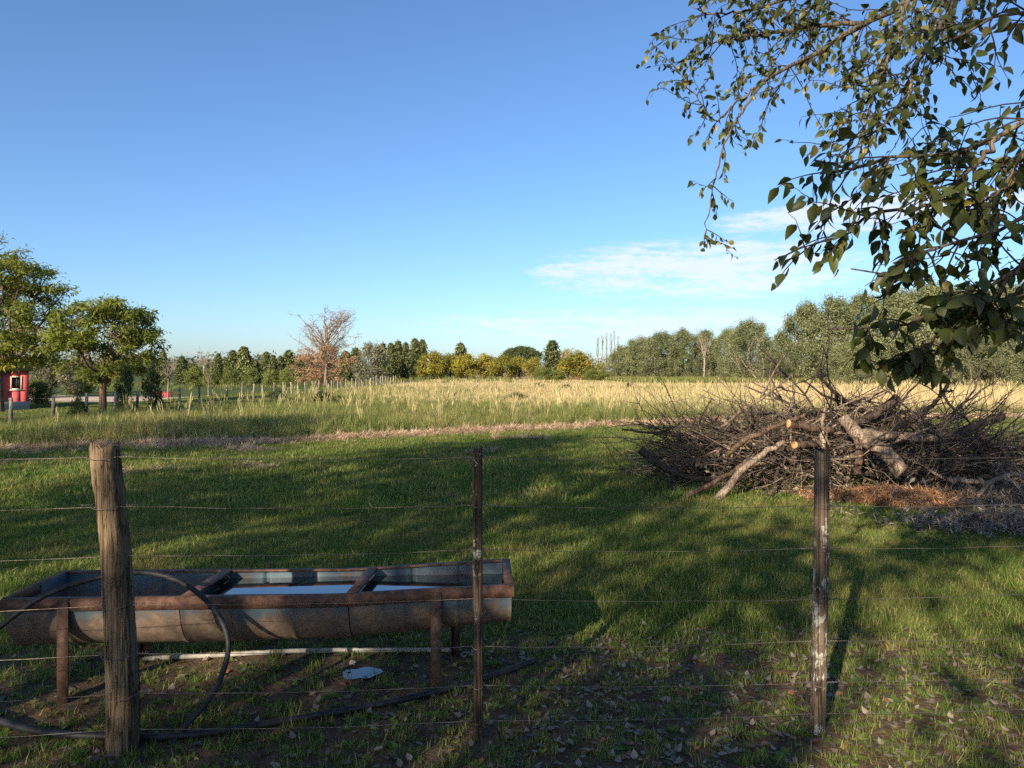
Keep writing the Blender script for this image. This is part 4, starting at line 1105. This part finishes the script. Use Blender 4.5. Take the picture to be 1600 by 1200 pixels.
# ------------------------------------------------------------------ brush pile
def wander(rng, p, d, L, k=8, bend=0.35, grav=0.0):
    pts = [np.array(p, float)]; d = np.array(d, float); d /= np.linalg.norm(d)
    for _ in range(k-1):
        d = d+rng.randn(3)*bend*0.5; d[2] -= grav; d /= np.linalg.norm(d)
        q = pts[-1]+d*L/(k-1); q[2] = max(q[2], 0.02); pts.append(q)
    return np.array(pts)
def pile_h(x, y):
    u = ((x-PILE_C[0])/PILE_R[0])**2+((y-PILE_C[1])/PILE_R[1])**2
    return 0.98*np.sqrt(np.maximum(0, 1-u))*(1+0.18*lump(x, y, 2.0))
def build_pile():
    rng = np.random.RandomState(81)
    root = empty('brush_pile', (PILE_C[0], PILE_C[1], 0)); tag(root, 'big heap of dead branches and twigs on the lawn at the right', 'brush pile')
    def inside(scale=1.0):
        a = rng.rand()*6.283; r = math.sqrt(rng.rand())*scale
        return PILE_C[0]+PILE_R[0]*r*math.cos(a), PILE_C[1]+PILE_R[1]*r*math.sin(a)
    for i in range(230):
        x, y = inside(0.92); hz = max(0.05, float(pile_h(x, y)))
        z = hz*(0.25+0.8*rng.rand()); L = 0.9+1.7*rng.rand()
        a = rng.rand()*6.283; d = np.array([math.cos(a)*1.6, math.sin(a)*0.8, 0.22*rng.randn()])
        out = np.array([(x-PILE_C[0])/PILE_R[0], (y-PILE_C[1])/PILE_R[1], 0.22]); d = d+0.8*out
        r0 = 0.010+0.028*rng.rand()**2.4
        st = np.array([x, y, z])-d/np.linalg.norm(d)*L*0.35; st[2] = max(0.04, st[2])
        mb = MB(); pts = wander(rng, st, d, L, 9, 0.32); mb.tube(pts, np.linspace(r0, r0*0.35, 9), 7)
        for f in range(rng.randint(2, 6)):
            k = rng.randint(2, 8); dd = (pts[k]-pts[k-1]); dd = dd/np.linalg.norm(dd)+rng.randn(3)*0.6
            q = wander(rng, pts[k], dd, L*(0.25+0.3*rng.rand()), 6, 0.4); mb.tube(q, np.linspace(r0*0.5, r0*0.15, 6), 5)
        part('branch', mb, M['stick_pale'] if rng.rand() < 0.33 else M['stick'], root, True)
    tw = MB(); tp = MB()
    for i in range(2300):
        x, y = inside(1.04); hz = max(0.05, float(pile_h(x, y))); z = hz*(0.15+0.95*rng.rand()**0.7)
        a = rng.rand()*6.283; d = np.array([math.cos(a), math.sin(a)*0.7, 0.35*rng.randn()+0.05])
        L = 0.3+0.8*rng.rand()**1.5; r = 0.0025+0.0045*rng.rand()
        q = wander(rng, (x, y, max(z, 0.03)), d, L, 6, 0.5)
        (tp if rng.rand() < 0.4 else tw).tube(q, np.linspace(r, r*0.4, 6), 4, cap=False)
    for i in range(210):       # wiry ends sticking out of the heap
        a = rng.rand()*6.283; x = PILE_C[0]+PILE_R[0]*0.8*math.cos(a); y = PILE_C[1]+PILE_R[1]*0.6*math.sin(a)
        z = max(0.25, float(pile_h(x, y)))*(0.6+0.4*rng.rand())
        d = np.array([math.cos(a)*1.0, 0.4*math.sin(a), 0.15+0.55*rng.rand()])
        q = wander(rng, (x, y, z), d, 0.5+1.1*rng.rand()**1.5, 8, 0.45); rq = 0.004+0.008*rng.rand(); tw.tube(q, np.linspace(rq, 0.002, 8), 5, cap=False)
        for f in range(3):
            kk = rng.randint(2, 7); dd = q[kk]-q[kk-1]; dd = dd/np.linalg.norm(dd)+rng.randn(3)*0.6
            tw.tube(wander(rng, q[kk], dd, 0.2+0.3*rng.rand(), 5, 0.4), np.linspace(rq*0.5, 0.0015, 5), 4, cap=False)
    o = part('twigs', tw, M['stick'], root); o['kind'] = 'stuff'
    o = part('pale_twigs', tp, M['stick_pale'], root); o['kind'] = 'stuff'
    dl = MB(); n = 3000
    xs = np.array([inside(0.95) for _ in range(n)]); hz = pile_h(xs[:, 0], xs[:, 1])
    Pp = np.stack([xs[:, 0], xs[:, 1], np.maximum(0.03, hz*0.85*rng.rand(n)**0.6)], -1)
    M['deadleaf'] = leafy('dead_foliage', (0.14, 0.10, 0.07), (0.34, 0.26, 0.18), 0.1, (0.42, 0.36, 0.26), 0.1, 0.9, False)
    leaf_quads(dl, rng, Pp, rng.randn(n, 3), 0.085, 0.5)
    o = part('dead_foliage', dl, M['deadleaf'], root); o['kind'] = 'stuff'
    # single logs that lie on or lean against the heap
    G = 'logs on the brush pile'
    def log(pts, r0, r1, label, mat='log', cut=0, forks=0):
        pts = np.array(pts); b = pts[0].copy(); b[2] = 0
        lg = empty('log', tuple(b)); tag(lg, label, 'log', G)
        sp = smooth_path(pts, 16); sp[1:-1] += rng.randn(14, 3)*0.008
        mb = MB().tube(sp, np.linspace(r0, r1, 16), 12, jitter=0.13, rng=rng)
        for f in range(forks):
            k = rng.randint(4, 14); dd = sp[k]-sp[k-1]; dd = dd/np.linalg.norm(dd)+rng.randn(3)*0.6
            q = wander(rng, sp[k], dd, 0.5+0.5*rng.rand(), 7, 0.4); mb.tube(q, np.linspace(r1*0.6, r1*0.2, 7), 6)
        part('bark', mb, M[mat], lg, True)
        if cut:
            e, nx = (sp[0], sp[0]-sp[1]) if cut < 0 else (sp[-1], sp[-1]-sp[-2]); nx = nx/np.linalg.norm(nx)
            rr = (r0 if cut < 0 else r1)
            part('cut_face', MB().tube([e+nx*0.001, e+nx*0.006], rr*0.95, 14), M['cut'], lg)
    log([P(1000, 702, 9.6), P(1030, 727, 9.55), P(1075, 745, 9.5), P(1120, 752, 9.6)], 0.055, 0.03, 'dark curved log curling up out of the grass at the pile end', 'bark_dark', -1)
    log([P(1318, 652, 9.3), P(1345, 684, 9.1), P(1380, 706, 8.95), P(1410, 738, 8.85)], 0.075, 0.10, 'thick pale-barked log sloping down to the shredded bark', 'stick_pale')
    log([P(1340, 676, 9.1), P(1342, 700, 9.05), P(1340, 742, 9.0)], 0.035, 0.05, 'short upright stub beneath the thick sloping log', 'log')
    log([P(1300, 672, 9.2), P(1268, 668, 9.0), P(1232, 662, 8.85)], 0.045, 0.055, 'short log with an orange sawn end facing the camera', 'log', 1)
    log([P(1290, 692, 9.3), P(1265, 694, 9.1), P(1241, 695, 8.9)], 0.04, 0.05, 'small log with a sawn end below the orange one', 'log', 1)
    log([P(1258, 648, 9.2), P(1200, 672, 9.0), P(1160, 690, 9.0), P(1135, 712, 9.1)], 0.025, 0.036, 'long reddish log across the front of the pile', 'log')
    log([P(1225, 690, 9.0), P(1165, 730, 8.9), P(1120, 782, 8.75)], 0.032, 0.048, 'pale log leaning from the pile down to the lawn', 'stick_pale')
    log([P(1180, 712, 9.1), P(1130, 745, 8.95), P(1072, 777, 8.9)], 0.022, 0.032, 'reddish log lying beside the leaning pale log', 'log')
    log([P(1566, 650, 10.4), P(1530, 664, 10.2), P(1480, 682, 10.0), P(1420, 690, 10.0)], 0.06, 0.05, 'straight brown log jutting out at the far right of the pile', 'log', -1)
    log([P(1470, 684, 9.5), P(1410, 683, 9.4), P(1345, 678, 9.3)], 0.05, 0.06, 'smooth grey log lying level across the pile', 'stick_pale')
    log([P(1276, 583, 10.2), P(1300, 608, 10.2), P(1332, 634, 10.2), P(1390, 655, 10.2)], 0.022, 0.045, 'dark bare branch pointing up above the pile', 'bark_dark', 0, 4)
    log([P(1486, 575, 10.6), P(1478, 605, 10.5), P(1450, 640, 10.3), P(1400, 665, 10.2)], 0.022, 0.04, 'dark upright branch at the right of the pile top', 'bark_dark', 0, 4)
    log([P(1402, 620, 9.8), P(1370, 645, 9.8), P(1320, 668, 9.7)], 0.06, 0.05, 'dark broken log on top of the pile', 'bark_dark', -1)
    log([P(972, 671, 10.0), P(1030, 677, 10.0), P(1090, 680, 10.0), P(1180, 690, 10.1)], 0.012, 0.04, 'long thin dark branch reaching out over the lawn', 'bark_dark', 0, 6)
    log([P(1525, 783, 8.55), P(1538, 760, 8.6), P(1565, 746, 8.75), P(1640, 742, 8.9)], 0.022, 0.035, 'bleached forked branch lying in the grey debris', 'stick_pale', 0, 3)
    log([P(1480, 750, 9.0), P(1510, 751, 8.95), P(1550, 756, 8.9)], 0.035, 0.03, 'short bleached branch on the bare ground by the pile', 'stick_pale')
    log([P(1290, 636, 9.2), P(1284, 660, 9.1), P(1287, 700, 9.0)], 0.018, 0.028, 'thin grey upright stick behind the lichen post top', 'stick_pale', 0, 2)
build_pile()

# ------------------------------------------------------------------ overhanging tree
def build_overhang():
    rng = np.random.RandomState(91)
    base = np.array([4.7, 1.5, 0.0]); root = empty('overhanging_tree', tuple(base)); tag(root, 'leafy tree whose branches hang into the upper right', 'tree')
    f = np.linspace(0, 1, 12)
    mb = MB().tube(np.stack([4.7-0.2*f+0.03*np.sin(6*f), 1.5+0.25*f, -0.2+5.0*f], -1), 0.17*(1-0.55*f)*(1+0.4*np.exp(-9*f)), 14, jitter=0.1, rng=rng)
    part('trunk', mb, M['bark'], root, True)
    leaves = []      # (position, direction, size)
    twigs = MB()
    def twig(p, d, L, r, size, n, grav=0.05, child=1.0):
        k = 9; q = wander(rng, p, d, L, k, 0.30, grav); twigs.tube(q, np.linspace(r, r*0.35, k), 5, cap=False)
        for j in range(n):
            u = (j+0.5+rng.rand()*0.5)/n; u = 0.12+0.88*min(u, 0.999); i = min(k-2, int(u*(k-1))); s = u*(k-1)-i
            pos = q[i]*(1-s)+q[i+1]*s; tg = q[i+1]-q[i]; tg /= np.linalg.norm(tg)
            sd = rng.randn(3); sd -= (sd*tg).sum()*tg; sd /= np.linalg.norm(sd)
            dirn = tg*0.45+sd*0.75+np.array([0, 0, -0.55]); dirn /= np.linalg.norm(dirn)
            leaves.append((pos+dirn*0.008, dirn, size*(0.55+0.65*rng.rand())))
        return q
    def branch(pts, r0, r1, ntw, tl, size, nl, spread=0.9, grav=0.05, start=0.15, child=2):
        sp = smooth_path(pts, 26); sp[1:-1] += rng.randn(24, 3)*0.006
        b = MB().tube(sp, np.linspace(r0, r1, 26), 8, jitter=0.1, rng=rng)
        part('branch', b, M['bark'], root, True)
        for j in range(ntw):
            u = start+(1-start)*rng.rand(); i = min(24, int(u*25)); tg = sp[i+1]-sp[i]; tg /= np.linalg.norm(tg)
            d = tg*0.7+rng.randn(3)*spread*np.array([0.7, 0.55, 0.7]); d[2] -= 0.15
            L = tl*(0.45+0.75*rng.rand())
            q = twig(sp[i], d, L, 0.0045, size, nl, grav)
            for c in range(rng.randint(0, child+1)):
                kk = rng.randint(2, 8); dd = q[kk]-q[kk-1]; dd = dd/np.linalg.norm(dd)+rng.randn(3)*0.6
                twig(q[kk], dd, L*0.55, 0.003, size, max(3, nl-3), grav)
        return sp
    T = np.array([4.55, 1.75, 3.4]); T2 = np.array([4.58, 1.65, 2.7]); T3 = np.array([4.6, 1.6, 2.2])
    # A: high limb with its long hanging end
    branch([T, np.array([3.7, 3.7, 4.1]), P(1460, -30, 5.0), P(1400, 12, 5.05), P(1340, 40, 5.1), P(1290, 76, 5.1), P(1230, 105, 5.15), P(1190, 128, 5.2)], 0.055, 0.012, 46, 0.55, 0.062, 8, start=0.45)
    branch([P(1200, 122, 5.2), P(1165, 165, 5.2), P(1138, 215, 5.2), P(1121, 270, 5.2), P(1108, 330, 5.2), P(1100, 380, 5.2)], 0.010, 0.003, 11, 0.22, 0.06, 5, 0.6, start=0.25, child=1)
    branch([P(1186, 132, 5.2), P(1150, 160, 5.25), P(1120, 190, 5.3), P(1095, 160, 5.3), P(1060, 110, 5.3)], 0.009, 0.003, 16, 0.3, 0.06, 6, start=0.15)
    branch([P(1350, 36, 5.1), P(1290, 40, 5.2), P(1215, 50, 5.3), P(1140, 62, 5.4), P(1085, 72, 5.4)], 0.02, 0.004, 34, 0.42, 0.06, 8, start=0.05)
    branch([P(1330, -40, 5.3), P(1260, -10, 5.4), P(1180, 12, 5.5), P(1110, 22, 5.5), P(1080, 10, 5.5)], 0.02, 0.004, 30, 0.45, 0.06, 8, start=0.05)
    branch([np.array([3.7, 3.7, 4.1]), P(1520, -60, 4.6), P(1430, -20, 4.5), P(1400, 60, 4.4), P(1374, 130, 4.3), P(1352, 200, 4.2), P(1340, 260, 4.2)], 0.03, 0.004, 40, 0.45, 0.062, 7, start=0.35)
    branch([P(1500, -60, 4.2), P(1480, 20, 4.1), P(1440, 90, 4.0), P(1400, 170, 3.9), P(1330, 240, 3.9)], 0.02, 0.004, 30, 0.42, 0.065, 7, start=0.1)
    # B: middle limbs, nearer
    branch([T2, np.array([3.2, 2.9, 3.2]), P(1680, 60, 3.2), P(1590, 20, 3.2), P(1520, 40, 3.2), P(1470, 70, 3.2)], 0.03, 0.005, 36, 0.35, 0.07, 6, start=0.4)
    branch([T2, np.array([3.0, 2.8, 2.75]), P(1640, 170, 3.0), P(1560, 215, 3.0), P(1470, 245, 3.0), P(1400, 250, 3.0), P(1340, 265, 3.05), P(1272, 250, 3.1)], 0.032, 0.004, 48, 0.36, 0.070, 7, start=0.36)
    branch([P(1560, 215, 3.0), P(1490, 290, 2.95), P(1430, 330, 2.95), P(1370, 330, 3.0), P(1310, 370, 3.0), P(1290, 378, 3.0)], 0.012, 0.004, 24, 0.32, 0.072, 6)
    branch([T3, np.array([3.1, 2.7, 2.3]), P(1660, 310, 2.85), P(1590, 345, 2.8), P(1520, 372, 2.8), P(1450, 395, 2.8), P(1390, 425, 2.85), P(1330, 420, 2.85)], 0.028, 0.003, 30, 0.32, 0.074, 6, start=0.4)
    branch([T3, np.array([3.1, 2.75, 2.1]), P(1660, 390, 2.75), P(1590, 420, 2.75), P(1530, 455, 2.75), P(1470, 490, 2.8), P(1400, 505, 2.8), P(1290, 515, 2.85)], 0.026, 0.003, 28, 0.22, 0.072, 6, start=0.4)
    branch([P(1600, 415, 2.75), P(1565, 450, 2.75), P(1530, 485, 2.75), P(1490, 515, 2.8), P(1440, 540, 2.8), P(1400, 560, 2.8)], 0.010, 0.003, 22, 0.15, 0.07, 5)
    branch([P(1660, 300, 2.85), P(1620, 430, 2.7), P(1580, 470, 2.7), P(1550, 495, 2.75)], 0.012, 0.003, 10, 0.18, 0.07, 6)
    branch([P(1660, 120, 3.2), P(1600, 240, 3.1), P(1560, 300, 3.05), P(1500, 330, 3.0)], 0.012, 0.003, 26, 0.30, 0.070, 7)
    o = part('twigs', twigs, M['bark_dark'], root, True); o['kind'] = 'stuff'
    # leaves: the largest in view one by one, the rest together
    M['bigleaf'] = leafy('broad_leaf', (0.042, 0.060, 0.014), (0.10, 0.11, 0.025), 0.3, (0.24, 0.19, 0.04), 0.07, 0.45, True, 0.4)
    shapes = []
    for k in range(6):
        V, Q, T_ = leaf_mesh(1.0, 0.52+0.16*rng.rand(), 0.15+0.35*rng.rand(), 0.05+0.45*rng.rand())
        shapes.append((V, Q, T_))
    def frame(d):
        n = rng.randn(3)*0.7+np.array([0, -0.2, 0.8]); n -= (n*d).sum()*d; n /= np.linalg.norm(n)
        return np.stack([np.cross(d, n), d, n], 0)
    def inview(p): return p[1] > 0.5 and -0.01 < 800+F*p[0]/p[1] < 1600 and 0 < HZ-F*(p[2]-CAMZ)/p[1] < 1200
    sizes = sorted([(-(s/p[1]) if inview(p) else 0, i) for i, (p, d, s) in enumerate(leaves)])
    single = set(i for v, i in sizes[:300] if v < 0)
    protos = []
    for k, (V, Q, T_) in enumerate(shapes):
        me = mesh_arrays('leaf', V, Q, T_, np.full(len(V), 0.1+0.15*k), True); me.materials.append(M['bigleaf']); protos.append(me)
    rest = MB()
    from mathutils import Matrix
    for i, (p, d, s) in enumerate(leaves):
        B = frame(d)
        if i in single:
            o = bpy.data.objects.new('leaf', protos[rng.randint(6)]); COL.objects.link(o); o.parent = root
            m4 = Matrix([[*(B[:, r]*s), p[r]-base[r]] for r in range(3)]+[[0, 0, 0, 1]])
            o.matrix_basis = m4
        else:
            V, Q, T_ = shapes[rng.randint(6)]
            rest.add(V*s @ B+p, Q, T_, rng.rand())
    o = part('foliage', rest, M['bigleaf'], root, True); o['kind'] = 'stuff'
    print('overhang leaves', len(leaves))
build_overhang()
